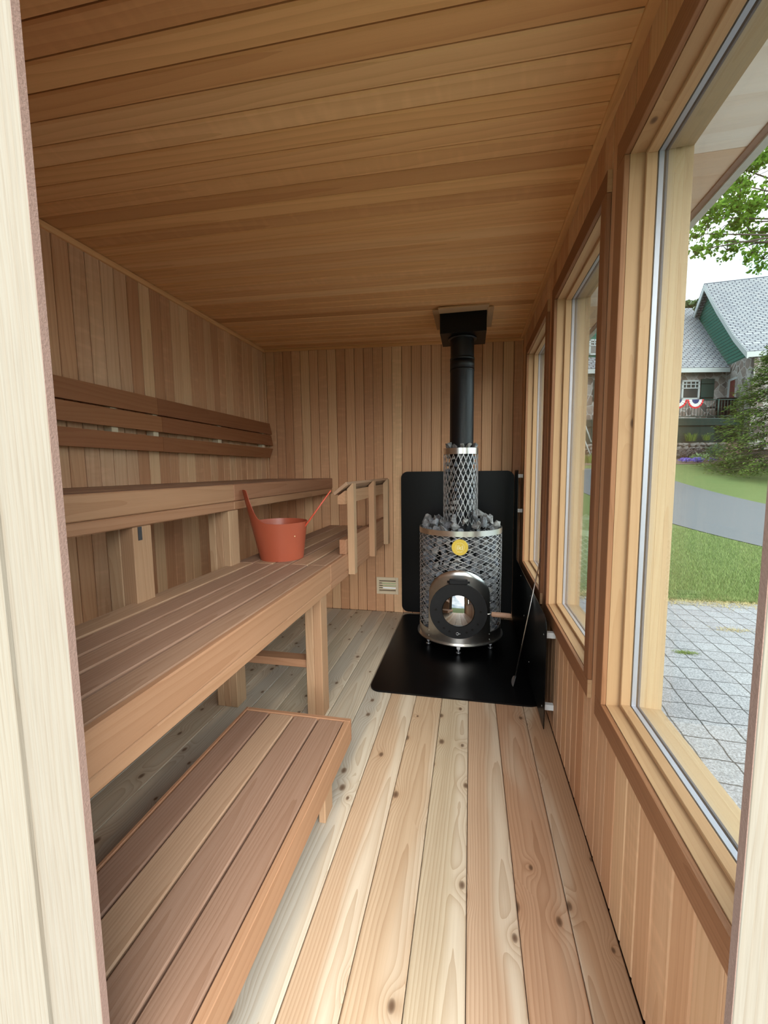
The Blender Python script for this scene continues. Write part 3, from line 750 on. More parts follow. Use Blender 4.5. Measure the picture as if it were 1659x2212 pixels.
for dx in (-.195, .195):
    for z in (.10, .135, .31, .345) if dx > 0 else (.10, .135):
        an = math.atan2(-math.sqrt(RD**2-dx**2), dx)*1.0
        m_ = MB(); q = .003; m_.tube([S((RD+.002)*math.cos(an), (RD+.002)*math.sin(an), z), S((RD+.006)*math.cos(an), (RD+.006)*math.sin(an), z)], .003, 8); m_.build('rivet', M_STEEL, sv)
# door: collar, ring plate, glass, hinge, holes, handle
DZ, DR, YD = .335, .174, -.375     # centre height, radius, front plane relative to axis
m_ = MB(); m_.lathe([(.152, -.255), (.152, YD+.022), (.140, YD+.022), (.140, -.255)], 64, S(0, 0, DZ), axis='Y', closed=True); m_.build('collar', M_IRON, sv, sharp=.6)
dr = MB(); dr.lathe([(.100, YD+.0095), (DR, YD+.0095), (DR+.001, YD+.0085), (DR+.001, YD+.001), (DR, YD), (.101, YD), (.100, YD+.001)], 96, S(0, 0, DZ), axis='Y', closed=True)
door = dr.build('door', M_IRON, sv, sharp=.6)
m_ = MB(); Rg = .46; pr_ = [(Rg*math.sin(a_), .0-(Rg*math.cos(a_)-Rg*math.cos(.226))) for a_ in [k/14*.226 for k in range(15)]]
m_.lathe([(q[0], q[1]) for q in pr_]+[(.103, .004), (0, .004)], 64, (0, 0, 0), axis='Y', smooth=True)
tl = Matrix.Translation(S(0, YD+.012, DZ)) @ Matrix.Rotation(-math.radians(6.5), 4, 'X'); m_.v = [tuple(tl @ Vector(p)) for p in m_.v]; m_.build('door_glass', M_SGLASS, door)
m_ = MB(); m_.box(S(-.056, YD-.006, DZ+DR-.006), S(.056, YD+.030, DZ+DR+.022), ch=.004); m_.tube([S(-.068, YD+.006, DZ+DR+.008), S(.068, YD+.006, DZ+DR+.008)], .007, 12); m_.build('hinge', M_IRON, door)
for an in (-112, -128, -148, -68, -52, -32):
    a_ = math.radians(an); x_, z_ = .140*math.cos(a_), .140*math.sin(a_)
    m_ = MB(); m_.lathe([(0, YD-.0008), (.0075, YD-.0008), (.0075, YD)], 20, S(x_, 0, DZ+z_), axis='Y', smooth=False); m_.build('air_hole', M_BLACK, door)
for x_ in (-.135, .135):
    m_ = MB(); m_.lathe([(0, YD-.0008), (.0078, YD-.0008), (.0078, YD)], 20, S(x_, 0, DZ+.005), axis='Y', smooth=False); m_.build('air_hole', M_BLACK, door)
m_ = MB(); m_.lathe([(.006, YD-.003), (.009, YD-.003), (.009, YD), (.006, YD)], 20, S(-.004, 0, DZ-.142), axis='Y', closed=True); m_.box(S(.002, YD-.002, DZ-.144), S(.014, YD, DZ-.140)); m_.build('latch', M_ZINC, door)
m_ = MB(); m_.tube([S(.150, YD+.012, DZ-.012), S(.200, YD+.002, DZ-.006)], .004, 10); hs = m_.build('handle', M_STEEL, door, label='steel rod with a pale wooden grip')
m_ = MB(); q0, q1 = Vector(S(.198, YD+.002, DZ-.006)), Vector(S(.305, YD-.004, DZ-.008)); m_.tube([q0, q0.lerp(q1, .03), q1, q1+(q1-q0)*.06], [.013, .0155, .0155, .009], 16); m_.build('grip', M_HANDLE, hs)
# badge with the three letters
m_ = MB(); m_.lathe([(0, -RD-.010), (.050, -RD-.010), (.0515, -RD-.008), (.0515, -RD-.004), (0, -RD-.004)], 64, S(.005, 0, .716), axis='Y', smooth=False); bd = m_.build('badge', M_GOLD, sv)
m_ = MB(); m_.lathe([(.0275, -RD-.0106), (.0290, -RD-.0106), (.0290, -RD-.0099), (.0275, -RD-.0099)], 48, S(.005, 0, .716), axis='Y', closed=True)
m_.box(S(-.012, -RD-.0106, .686), S(.022, -RD-.0098, .6875)); m_.build('ring', M_LEGEND, bd)
tx = bpy.data.curves.new('lettering', 'FONT'); tx.body = 'iki'; tx.size = .040; tx.align_x = 'CENTER'; tx.align_y = 'CENTER'; tx.extrude = .0004; tx.offset = .0006; tx.space_character = 1.1
to = bpy.data.objects.new('lettering', tx); COL.objects.link(to); to.parent = bd
to.location = (SX+.005-bd['_o'][0], SY-RD-.0106-bd['_o'][1], .714-bd['_o'][2]); to.rotation_euler = (PI/2, 0, 0); tx.materials.append(M_LEGEND)
bpy.context.view_layer.update(); tm = bpy.data.meshes.new_from_object(to.evaluated_get(bpy.context.evaluated_depsgraph_get()))
tl2 = bpy.data.objects.new('letters', tm); COL.objects.link(tl2); tl2.parent = bd; tl2.location = to.location; tl2.rotation_euler = to.rotation_euler; bpy.data.objects.remove(to)
tl2.name = 'lettering'
# flue pipe and ceiling box
fp = thing('flue_pipe', (SX+.005, SY, .7), 'straight matt black flue pipe rising from the stove into the ceiling box', 'flue pipe')
cp = (SX+.005, SY, 0)
m_ = MB(); m_.lathe([(.0785, .70), (.0785, 1.855)], 64, cp); m_.build('lower_pipe', M_PIPE, fp)
m_ = MB(); m_.lathe([(.0765, 1.845), (.0765, 2.075)], 64, cp); m_.build('upper_pipe', M_PIPE, fp)
for z in (1.853, 1.925):
    m_ = MB(); m_.lathe([(.0765, z-.008), (.0805, z-.005), (.0805, z+.005), (.0765, z+.008)], 64, cp); m_.build('pipe_ring', M_PIPE, fp)
m_ = MB(); m_.lathe([(.0765, 1.861), (.0795, 1.861), (.0795, 1.917), (.0765, 1.917)], 64, cp); m_.build('coupling', M_PIPE, fp)
m_ = MB(); m_.lathe([(.0765, 2.048), (.093, 2.050), (.093, 2.0575), (.0765, 2.0575)], 64, cp); m_.build('collar', M_PIPE, fp)
fb = thing('flue_box', (-.054, SY, 2.06), 'square black steel box where the flue pipe passes through the ceiling', 'flue box')
m_ = MB(); m_.box((-.199, 2.745, 2.058), (.089, 3.035, 2.184), ch=.001)
m_.build('housing', M_BLACK, fb)
for lo, hi, ax in (((-.205, 2.66, 2.178), (.100, 2.742, 2.190), 0), ((.0915, 2.70, 2.176), (.130, 3.06, 2.186), 1), ((-.243, 2.70, 2.184), (-.2015, 3.06, 2.194), 1)):
    m_ = MB(); m_.box(lo, hi, ax, .002); m_.build('trim_board', M_FRAME, fb)

# ------------------------------------------------------------------ sauna stones
def stone_mesh(seed, s):
    r = random.Random(seed); bm = bmesh.new()
    ax = (r.uniform(.8, 1.25), r.uniform(.7, 1.0), r.uniform(.6, .9))
    for _ in range(10):
        v = Vector((r.gauss(0, 1), r.gauss(0, 1), r.gauss(0, 1))).normalized()*r.uniform(.85, 1.1)
        bm.verts.new((v.x*ax[0]*s/2, v.y*ax[1]*s/2, v.z*ax[2]*s/2))
    res = bmesh.ops.convex_hull(bm, input=bm.verts)
    bmesh.ops.delete(bm, geom=[e for e in res['geom_interior'] if isinstance(e, bmesh.types.BMVert)], context='VERTS')
    bmesh.ops.bevel(bm, geom=bm.edges[:], offset=.0007, segments=1, affect='EDGES')
    me = bpy.data.meshes.new('sauna_stone'); bm.to_mesh(me); bm.free(); me.materials.append(M_STONE); return me
SM = [stone_mesh(k, .060) for k in range(14)]
rs = random.Random(5)
def stone(x, y, z, sc_, lab, grp):
    o = bpy.data.objects.new('sauna_stone', rs.choice(SM)); COL.objects.link(o)
    o.location = (x, y, z); o.rotation_euler = (rs.uniform(0, 6.3), rs.uniform(0, 6.3), rs.uniform(0, 6.3)); o.scale = (sc_,)*3
    return tag(o, lab, 'stone', grp)
# heap on top of the drum
pl = []
def far(p, q, d): return (Vector(p)-Vector(q)).length > d
tries = 0
while len(pl) < 46 and tries < 6000:
    tries += 1
    an = rs.uniform(0, 2*PI); r_ = math.sqrt(rs.uniform((RT+.028)**2, (RD-.026)**2)); lay = rs.random()
    hmax = .042+.070*max(0, 1-(r_-RT)/(RD-RT))
    z = .800+hmax*(lay**.6)
    p = (SX+r_*math.cos(an), SY+r_*math.sin(an), z)
    if all(far(p, q, .052) for q in pl): pl.append(p)
for p in pl: stone(*p, rs.uniform(1.15, 1.55), 'rough grey stone heaped loosely on top of the stove drum', 'stones heaped on the stove drum')
tries = 0; p2 = []
while len(p2) < 10 and tries < 3000:
    tries += 1; an = rs.uniform(0, 2*PI); r_ = .094
    p = (SX+r_*math.cos(an), SY+r_*math.sin(an), 1.348+rs.uniform(0, .012))
    if all(far(p, q, .046) for q in p2): p2.append(p)
for p in p2: stone(*p, rs.uniform(.80, 1.05), 'small dark stone at the top rim of the narrow chimney cage', 'stones at the top of the chimney cage')
# stones behind the drum mesh (front half shows) and behind the tower mesh
cnt = 0; row = 0; z = .12
while z < .79:
    k0 = row % 2*.5
    for k in range(14):
        an = -PI/2-1.70+(k+k0)*.255
        r_ = RD-.040
        if z < sheet_top(an)-.035 or an > -PI/2+1.75: continue
        stone(SX+r_*math.cos(an), SY+r_*math.sin(an), z+rs.uniform(-.007, .007), rs.uniform(1.0, 1.28), 'grey stone packed behind the diamond mesh of the stove drum', 'stones behind the drum mesh'); cnt += 1
    z += .056; row += 1
row = 0; z = .90
while z < 1.31:
    for k in range(6):
        an = -PI/2-1.30+(k+row % 2*.5)*.48
        r_ = .092
        stone(SX+r_*math.cos(an), SY+r_*math.sin(an), z+rs.uniform(-.005, .005), rs.uniform(.66, .80), 'small grey stone behind the mesh of the narrow chimney cage', 'stones behind the chimney cage mesh'); cnt += 1
    z += .042; row += 1
print('stones', cnt+len(pl)+len(p2))
# the uncountable fill further inside
bm = bmesh.new(); rr2 = random.Random(9)
def rubble(bm, p, s, r):
    vs = [bm.verts.new(Vector(p)+Vector((r.gauss(0, 1), r.gauss(0, 1), r.gauss(0, 1))).normalized()*s*.5) for _ in range(9)]
    res = bmesh.ops.convex_hull(bm, input=vs)
    bmesh.ops.delete(bm, geom=[e for e in res['geom_interior'] if isinstance(e, bmesh.types.BMVert)], context='VERTS')
z = .12
while z < .80:
    for k in range(24): an = 2*PI*k/24+z*9; rubble(bm, (SX+.222*math.cos(an), SY+.222*math.sin(an), z), .055, rr2)
    z += .048
me = bpy.data.meshes.new('stone_fill'); bm.to_mesh(me); bm.free(); me.materials.append(M_STONE)
so = bpy.data.objects.new('stone_fill', me); COL.objects.link(so); tag(so, 'dark inner layer of stones deep inside the stove cage', 'stones', None, 'stuff')

# ------------------------------------------------------------------ outdoors: ground
def SD(s_, D, z): return E1*s_ + E2*D + Vector((0, 0, z))
def zt(D):
    return -.30 + .0091*max(0.0, min(D, 19.6)-6.0)**2 + max(0, D-19.6)*.20*(D < 24) + (.9 if D >= 24 else 0)
def PX(px, py, D): # a place in the garden seen in direction px, py at forward distance D
    d = r3*(px-829.5)/F_PX - u3*(py-1106)/F_PX + f2
    return Vector((0, 0, H)) + d*(D/d.dot(E2))
def grid(mb, s0, s1, Ds, dz, ns=40):
    vs = []; fs = []
    for D in Ds:
        for k in range(ns+1): vs.append(SD(s0+(s1-s0)*k/ns, D, zt(D)+dz))
    for j in range(len(Ds)-1):
        for k in range(ns): a_ = j*(ns+1)+k; fs.append((a_, a_+1, a_+ns+2, a_+ns+1))
    mb.add(vs, fs, smooth=True)
def mat_grass():
    m, t, b = nodes('mown_grass'); tc = N(t, 'ShaderNodeTexCoord')
    n = N(t, 'ShaderNodeTexNoise'); n.inputs['Scale'].default_value = 38; n.inputs['Detail'].default_value = 6; n.inputs['Roughness'].default_value = .8
    n2 = N(t, 'ShaderNodeTexNoise'); n2.inputs['Scale'].default_value = 1.3; n2.inputs['Detail'].default_value = 3
    mp2 = N(t, 'ShaderNodeMapping'); mp2.inputs['Scale'].default_value = (1, .35, 1)
    t.links.new(tc.outputs['Object'], n.inputs[0]); t.links.new(tc.outputs['Object'], mp2.inputs[0]); t.links.new(mp2.outputs[0], n2.inputs[0])
    r = N(t, 'ShaderNodeValToRGB'); e = r.color_ramp.elements; e[0].position = .32; e[0].color = (.055, .085, .028, 1); e[1].position = .68; e[1].color = (.24, .30, .12, 1)
    t.links.new(n.outputs['Fac'], r.inputs[0])
    c = mix(t, math_(t, 'MULTIPLY', n2.outputs['Fac'], .6), r.outputs[0], (.12, .16, .055)); t.links.new(c, b.inputs['Base Color']); b.inputs['Roughness'].default_value = .9; b.inputs['Specular IOR Level'].default_value = .1
    bp = N(t, 'ShaderNodeBump'); bp.inputs['Strength'].default_value = .9; bp.inputs['Distance'].default_value = .03
    t.links.new(n.outputs['Fac'], bp.inputs['Height']); t.links.new(bp.outputs[0], b.inputs['Normal']); return m
M_GRASS = mat_grass()
def mat_paver():
    m, t, b = nodes('concrete_pavers'); tc = N(t, 'ShaderNodeTexCoord')
    nn_ = N(t, 'ShaderNodeTexNoise'); nn_.inputs['Scale'].default_value = 7; t.links.new(tc.outputs['Object'], nn_.inputs[0])
    off = N(t, 'ShaderNodeVectorMath', operation='SCALE'); off.inputs['Scale'].default_value = .028; t.links.new(nn_.outputs['Color'], off.inputs[0])
    ad = N(t, 'ShaderNodeVectorMath', operation='ADD'); t.links.new(tc.outputs['Object'], ad.inputs[0]); t.links.new(off.outputs[0], ad.inputs[1])
    mp_ = N(t, 'ShaderNodeMapping'); mp_.inputs['Rotation'].default_value = (0, 0, .05); t.links.new(ad.outputs[0], mp_.inputs[0])
    br_ = N(t, 'ShaderNodeTexBrick'); br_.offset = .12; br_.offset_frequency = 1; br_.inputs['Scale'].default_value = 1
    br_.inputs['Brick Width'].default_value = .155; br_.inputs['Row Height'].default_value = .182; br_.inputs['Mortar Size'].default_value = .0045; br_.inputs['Mortar Smooth'].default_value = .3
    br_.inputs['Color1'].default_value = (.27, .27, .285, 1); br_.inputs['Color2'].default_value = (.23, .225, .24, 1); br_.inputs['Mortar'].default_value = (.055, .05, .05, 1)
    t.links.new(mp_.outputs[0], br_.inputs[0])
    sp_ = N(t, 'ShaderNodeTexNoise'); sp_.inputs['Scale'].default_value = 120; sp_.inputs['Detail'].default_value = 3; sp_.inputs['Roughness'].default_value = .7; t.links.new(tc.outputs['Object'], sp_.inputs[0])
    rp_ = N(t, 'ShaderNodeValToRGB'); e = rp_.color_ramp.elements; e[0].position = .38; e[0].color = (.62, .62, .62, 1); e[1].position = .66; e[1].color = (1.55, 1.55, 1.55, 1); t.links.new(sp_.outputs['Fac'], rp_.inputs[0])
    t.links.new(mix(t, 1.0, br_.outputs['Color'], rp_.outputs[0], 'MULTIPLY'), b.inputs['Base Color']); b.inputs['Roughness'].default_value = .85
    bp = N(t, 'ShaderNodeBump'); bp.inputs['Strength'].default_value = .7; bp.inputs['Distance'].default_value = .008
    t.links.new(math_(t, 'SUBTRACT', math_(t, 'MULTIPLY', sp_.outputs['Fac'], .3), br_.outputs['Fac']), bp.inputs['Height']); t.links.new(bp.outputs[0], b.inputs['Normal']); return m
Ds = [-30, -15, -5, 0, 3, 6]+[6+k*.75 for k in range(1, 19)]+[19.6, 20.2, 20.8, 22, 23.9, 24.1, 60]
m_ = MB(); grid(m_, -40, 60, Ds, 0); m_.build('lawn', M_GRASS, kind='structure', label='mown green lawn around the sauna')
m_ = MB(); m_.box((-9, -1.0, -.32), (16, 5.12, -.295)); m_.build('patio', mat_paver(), kind='structure', label='grey concrete paver patio')
M_ASPH = plain('asphalt', (.105, .11, .12), .85, noise=.45, nscale=70, bump=.6)
m_ = MB(); grid(m_, 6.95, 11.4, [D for D in Ds if D <= 19], .012, 6); m_.build('driveway', M_ASPH, kind='structure', label='grey asphalt drive between two lawns')
M_MULCH = plain('bark_mulch', (.16, .11, .085), .95, noise=.6, nscale=18, bump=.8)
m_ = MB(); grid(m_, 8, 30, [19.35, 19.6, 20.2, 20.8], .02, 10); m_.build('flower_bed', M_MULCH, kind='structure', label='mulched flower bed below the stone wall')

# ------------------------------------------------------------------ plants
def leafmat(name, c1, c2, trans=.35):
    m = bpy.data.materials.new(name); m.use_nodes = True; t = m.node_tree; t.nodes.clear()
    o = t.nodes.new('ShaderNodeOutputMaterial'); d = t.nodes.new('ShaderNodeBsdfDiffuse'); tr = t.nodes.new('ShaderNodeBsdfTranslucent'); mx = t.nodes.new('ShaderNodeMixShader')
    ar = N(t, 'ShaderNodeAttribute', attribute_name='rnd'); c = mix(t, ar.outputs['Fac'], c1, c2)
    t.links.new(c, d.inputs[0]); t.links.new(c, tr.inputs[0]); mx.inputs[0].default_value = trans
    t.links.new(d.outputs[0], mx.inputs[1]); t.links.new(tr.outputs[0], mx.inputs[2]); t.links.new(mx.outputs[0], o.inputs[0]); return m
def leaf(mb, p, n, u, size, asp, r, fold=.25):
    v = n.cross(u).normalized(); u = u.normalized()
    a = p-u*size*.5; b = p+u*size*.5; c = p+v*size*asp*.5+n*size*fold*.3; d = p-v*size*asp*.5+n*size*fold*.3
    mb.add([a, c, b, d], [(0, 1, 2), (0, 2, 3)], None, r)
def rvec(r): return Vector((r.gauss(0, 1), r.gauss(0, 1), r.gauss(0, 1))).normalized()
def clump(mb, c, rad, n, size, r, asp=.6, flat=.0, hang=0, shell=.5):
    for _ in range(n):
        d = rvec(r); p = Vector(c)+Vector((d.x*rad[0], d.y*rad[1], d.z*rad[2]))*r.uniform(shell, 1.0)
        nn_ = (rvec(r)+Vector((0, 0, flat))).normalized(); u = rvec(r)+Vector((0, 0, -hang))
        u = (u-nn_*u.dot(nn_)).normalized(); leaf(mb, p, nn_, u, size*r.uniform(.7, 1.3), asp, r.random())
M_BARK = plain('tree_bark', (.07, .055, .045), .9, noise=.4, nscale=12, bump=.8)
# big maple whose branches hang into the window view
rm = random.Random(21)
mt = thing('maple_tree', tuple(SD(14.5, 10.5, zt(10.5))), 'large leafy green maple whose branches hang above the house roof', 'tree')
tb = SD(14.5, 10.5, zt(10.5)); mb = MB(); br_pts = []
mb.tube([tb, tb+Vector((0, .1, 2.5)), tb+Vector((-.3, .2, 5)), tb+Vector((-.4, .2, 8))], [.32, .26, .2, .12], 12)
fo = MB(); anch = []
for px, py, D, rad, n_ in [(1640, 330, 10, .75, 900), (1600, 400, 9.6, .7, 900), (1560, 430, 9.8, .6, 700), (1530, 470, 9.5, .42, 420), (1645, 430, 10.3, .7, 700), (1590, 480, 9.8, .5, 480),
                           (1515, 505, 9.4, .28, 170), (1508, 540, 9.4, .16, 60), (1545, 520, 9.7, .3, 150), (1620, 500, 10.2, .42, 230), (1655, 520, 10.2, .38, 200), (1625, 545, 9.9, .2, 60), (1650, 560, 10, .22, 60), (1570, 540, 9.8, .2, 50), (1690, 480, 10.3, .8, 500), (1700, 350, 10.5, 1.0, 700),
                           (1680, 240, 10.5, 1.2, 900), (1600, 300, 10.5, .8, 500), (1560, 350, 10.3, .6, 350), (1760, 150, 11, 1.6, 800), (1600, 180, 11, 1.4, 500), (1800, 400, 11, 1.2, 500)]:
    c = PX(px, py, D); anch.append(c)
    for _ in range(max(3, n_//45)):
        cc_ = c+rvec(rm)*rad*rm.uniform(.2, .95); clump(fo, cc_, (.26, .26, .11), 40, .085, rm, .75, .6, .3, .1)
    mid = tb+Vector((-.35, .2, 5.5)).lerp(Vector((-.4, .2, 7)), rm.random())
    mb.tube([mid, mid.lerp(c, .5)+Vector((0, 0, .5)), c], [.07, .035, .008], 6)
    for _ in range(4): e_v = c+rvec(rm)*rad*.8; mb.tube([c, c.lerp(e_v, .6)+Vector((0, 0, .05)), e_v], [.012, .008, .003], 4)
mb.build('trunk', M_BARK, mt); fo.build('foliage', leafmat('maple_leaf', (.05, .13, .018), (.20, .34, .05), .4), mt)
# hemlock beside the deck
th_ = thing('hemlock_tree', tuple(SD(16.4, 17, zt(17))), 'broad dark green hemlock with drooping sprays in front of the stone house', 'tree')
hb = SD(16.4, 17, zt(17)); mb = MB(); mb.tube([hb, hb+Vector((0, 0, 5.3))], [.14, .02], 8); fo = MB(); rh = random.Random(4)
for k in range(1100):
    t_ = rh.random()**1.25; z_ = .15+6.0*t_; rad = (3.0*(1-t_)**.72+.10)*rh.uniform(.82, 1.05)
    an = rh.uniform(0, 2*PI); tip = hb+Vector((rad*math.cos(an), rad*math.sin(an), z_-.18)); root_ = hb+Vector((.3*rad*math.cos(an), .3*rad*math.sin(an), z_+.12))
    if k % 3 == 0: mb.tube([root_, root_.lerp(tip, .6)+Vector((0, 0, .06)), tip], [.012, .008, .003], 4, cap=False)
    br_r = rh.random()
    for q in range(22):
        u_ = rh.uniform(.35, 1.02); p = root_.lerp(tip, u_)+Vector((rh.gauss(0, .09), rh.gauss(0, .09), rh.gauss(0, .045)))
        nn_ = (rvec(rh)*.7+Vector((0, 0, 1))).normalized(); dv = (tip-root_).normalized()+rvec(rh)*.7; dv = (dv-nn_*dv.dot(nn_)).normalized()
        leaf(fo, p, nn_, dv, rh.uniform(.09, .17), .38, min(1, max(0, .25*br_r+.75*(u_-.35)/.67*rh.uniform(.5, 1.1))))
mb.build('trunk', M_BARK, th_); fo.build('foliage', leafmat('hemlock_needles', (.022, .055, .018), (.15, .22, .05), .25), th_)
# trees beyond the roof
def far_tree(px, py, D, sz, lab, seed, n_=900):
    r = random.Random(seed); c = PX(px, py, D); base = Vector((c.x, c.y, zt(D))); t = thing('distant_tree', tuple(base), lab, 'tree')
    mb = MB(); mb.tube([base, c], [.25, .1], 8); mb.build('trunk', M_BARK, t); fo = MB()
    for _ in range(14): cc_ = c+Vector((r.gauss(0, sz*.38), r.gauss(0, sz*.38), r.gauss(0, sz*.35))); clump(fo, cc_, (sz*.36, sz*.36, sz*.25), n_//14, .28, r, .7, .3)
    fo.build('foliage', leafmat('distant_leaf_%d' % seed, (.03, .06, .03), (.12, .19, .09), .3), t)
far_tree(1492, 668, 34, 1.3, 'dark green treetop left of the gable peak', 1)
far_tree(1625, 625, 36, 1.2, 'thin treetop showing just over the roof ridge', 2, 300)
rp_ = random.Random(8)
def shrub(name, px, py, D, rad, lab, cat, mat, n_, size, asp=.6, hang=0, grp=None, flat=0):
    c = PX(px, py, D); g_ = Vector((c.x, c.y, max(zt(D), c.z-rad[2]))); t = thing(name, tuple(g_), lab, cat, grp); mb = MB(); clump(mb, c, rad, n_, size, rp_, asp, flat, hang, .3)
    mb.build('foliage', mat, t); mb = MB()
    for _ in range(5): mb.tube([g_-Vector((0, 0, .03)), c+rvec(rp_)*min(rad)*.5], [.015, .006], 5)
    mb.build('stem', M_BARK, t)
LG = leafmat('grey_shrub_leaf', (.10, .09, .09), (.22, .19, .19), .2); LB = leafmat('blue_green_leaf', (.07, .13, .08), (.20, .30, .20), .3)
LH = leafmat('hosta_leaf', (.12, .22, .07), (.42, .52, .30), .3); LP = leafmat('purple_petals', (.16, .12, .50), (.34, .28, .78), .3); LO = leafmat('grassy_leaf', (.10, .16, .03), (.28, .36, .09), .4)
for px, rx in ((1477, .36), (1505, .34)): shrub('round_shrub', px, 976, 20.3, (rx, rx, .27), 'grey-brown rounded shrub below the stone wall, %s of the pair' % ('left' if px < 1490 else 'right'), 'shrub', LG, 420, .07, grp='grey shrubs by the stone wall')
shrub('leafy_shrub', 1543, 973, 20.3, (.5, .4, .36), 'blue-green leafy shrub between the grey shrubs and the hemlock', 'shrub', LB, 420, .10)
shrub('hosta_plant', 1512, 986, 19.95, (.46, .3, .17), 'yellow-green leafy hosta behind the purple flowers', 'plant', LH, 170, .17, .4, .2)
shrub('hosta_plant', 1598, 988, 19.7, (.58, .3, .16), 'pale variegated hosta at the foot of the hemlock', 'plant', LH, 200, .17, .4, .2)
shrub('purple_flowers', 1482, 993, 19.6, (.34, .2, .10), 'purple flower clump, leftmost in the flower bed', 'flowers', LP, 260, .06, .9, 0, 'purple flowers in the bed', .5)
shrub('purple_flowers', 1508, 993, 19.6, (.30, .2, .13), 'purple flower clump, middle one in the flower bed', 'flowers', LP, 260, .06, .9, 0, 'purple flowers in the bed', .5)
shrub('purple_flowers', 1540, 991, 19.7, (.22, .15, .12), 'small purple flower clump nearest the hemlock', 'flowers', LP, 150, .06, .9, 0, 'purple flowers in the bed', .5)
shrub('purple_flowers', 1266, 1012, 19.4, (.4, .2, .12), 'purple flower clump seen through the middle window', 'flowers', LP, 200, .06, .9, 0, 'purple flowers in the bed', .5)
def tuft(px, py, D, rad, hgt, n_, mat, lab, cat='grass', name='ornamental_grass', base=None):
    c = PX(px, py, D) if base is None else Vector(base); t = MB()
    for _ in range(n_):
        a_ = rp_.uniform(0, 2*PI); q = rad*math.sqrt(rp_.random()); b0 = c+Vector((q*math.cos(a_), q*math.sin(a_), 0)); ln = hgt*rp_.uniform(.6, 1.1)
        o_v = Vector((math.cos(a_), math.sin(a_), 0))*ln*rp_.uniform(.1, .7); w_ = hgt*.018+.0012; sd = Vector((-math.sin(a_), math.cos(a_), 0))*w_
        m1 = b0+o_v*.35+Vector((0, 0, ln*.65)); t.add([b0-sd, b0+sd, m1+sd*.7, m1-sd*.7, b0+o_v+Vector((0, 0, ln*.8))], [(0, 1, 2, 3), (3, 2, 4)], None, rp_.random())
    return t.build(name, mat, None, origin=tuple(c), label=lab, cat=cat)
tuft(1492, 953, 20.85, .22, .55, 90, LO, 'arching green ornamental grass before the deck, the larger clump')
tuft(1526, 951, 20.85, .16, .40, 60, LO, 'small green ornamental grass clump left of the hemlock')
tuft(1268, 1001, 20.0, .4, .6, 120, LO, 'tall green grass clump below the deck stairs, seen through the middle window')
DRY = leafmat('dry_grass_blade', (.40, .31, .15), (.62, .55, .30), .3); GRN = leafmat('green_grass_blade', (.12, .18, .04), (.32, .38, .12), .3)
bs_ = []
for (px, py, rx, mat, lab) in ((1480, 1410, .085, GRN, 'green grass tuft growing between the pavers'), (1583, 1361, .15, DRY, 'dry yellow grass tuft growing between the pavers')):
    d_ = PX(px, py, 1.0)-Vector((0, 0, H)); t_ = (-.295-H)/d_.z; p = Vector((0, 0, H))+d_*t_
    t = MB()
    for _ in range(260):
        q = Vector((rp_.gauss(0, rx*.5), rp_.gauss(0, rx*.22), 0)); a_ = rp_.uniform(0, 6.28); l_ = rp_.uniform(.012, .035); o_v = Vector((math.cos(a_), math.sin(a_), 0))
        s_v = Vector((-o_v.y, o_v.x, 0))*.002; t.add([p+q-s_v, p+q+s_v, p+q+o_v*l_+Vector((0, 0, l_*.45))], [(0, 1, 2)], None, rp_.random())
    t.build('grass_tuft', mat, None, origin=tuple(p), label=lab, cat='grass')
# ragged dry edge between patio and lawn, and the short blades of the near lawn
t = MB()
for _ in range(5200):
    x_ = rp_.uniform(1.2, 4.2); y_ = 5.12+rp_.gauss(.02, .09)-.04*math.sin(x_*3.1)
    b0 = Vector((x_, y_, -.296)); a_ = rp_.uniform(0, 6.28); l_ = rp_.uniform(.02, .055); o_v = Vector((math.cos(a_), math.sin(a_), 0)); s_v = Vector((-o_v.y, o_v.x, 0))*.003
    t.add([b0-s_v, b0+s_v, b0+o_v*l_+Vector((0, 0, l_*.5))], [(0, 1, 2)], None, rp_.random())
tag(t.build('dry_grass_edge', DRY), 'dry yellow grass along the edge of the pavers', 'grass', None, 'stuff')
t = MB()
for _ in range(42000):
    y_ = 5.16+rp_.random()**1.5*5.5; x_ = y_*rp_.uniform(.38, .80)
    if (E1.x*x_+E1.y*y_) > 6.9: continue
    b0 = Vector((x_, y_, zt(E2.x*x_+E2.y*y_))); a_ = rp_.uniform(0, 6.28); l_ = rp_.uniform(.03, .07); o_v = Vector((math.cos(a_), math.sin(a_), 0)); s_v = Vector((-o_v.y, o_v.x, 0))*.0035
    t.add([b0-s_v, b0+s_v, b0+o_v*l_*.6+Vector((0, 0, l_*.8))], [(0, 1, 2)], None, rp_.random())
tag(t.build('grass_blades', leafmat('lawn_blade', (.10, .16, .045), (.34, .42, .17), .4)), 'short green grass blades of the near lawn', 'grass', None, 'stuff')

# ------------------------------------------------------------------ house
def panel(mb, pts, th, u=None, rnd=None, up_=None):
    """flat slab through the given outline, thickened backwards by th; gc = in-plane coordinates"""
    pts = [Vector(p) for p in pts]; n = Vector((0, 0, 0))
    for i in range(len(pts)): a_, b_ = pts[i]-pts[0], pts[(i+1) % len(pts)]-pts[0]; n += a_.cross(b_)
    n.normalize()
    if n.dot(Vector((0, 0, H))-pts[0]) < 0: pts.reverse(); n = -n
    u = (Vector(u) if u else (pts[1]-pts[0])); u = (u-n*u.dot(n)).normalized(); v = n.cross(u)
    if v.z < 0: v = -v
    k = len(pts); vs = pts+[p-n*th for p in pts]; fs = [tuple(range(k)), tuple(range(2*k-1, k-1, -1))]+[(i, i+k, (i+1) % k+k, (i+1) % k) for i in range(k)]
    mb.add(vs, fs, [(p.dot(u), p.dot(v), 0) for p in vs], rnd)
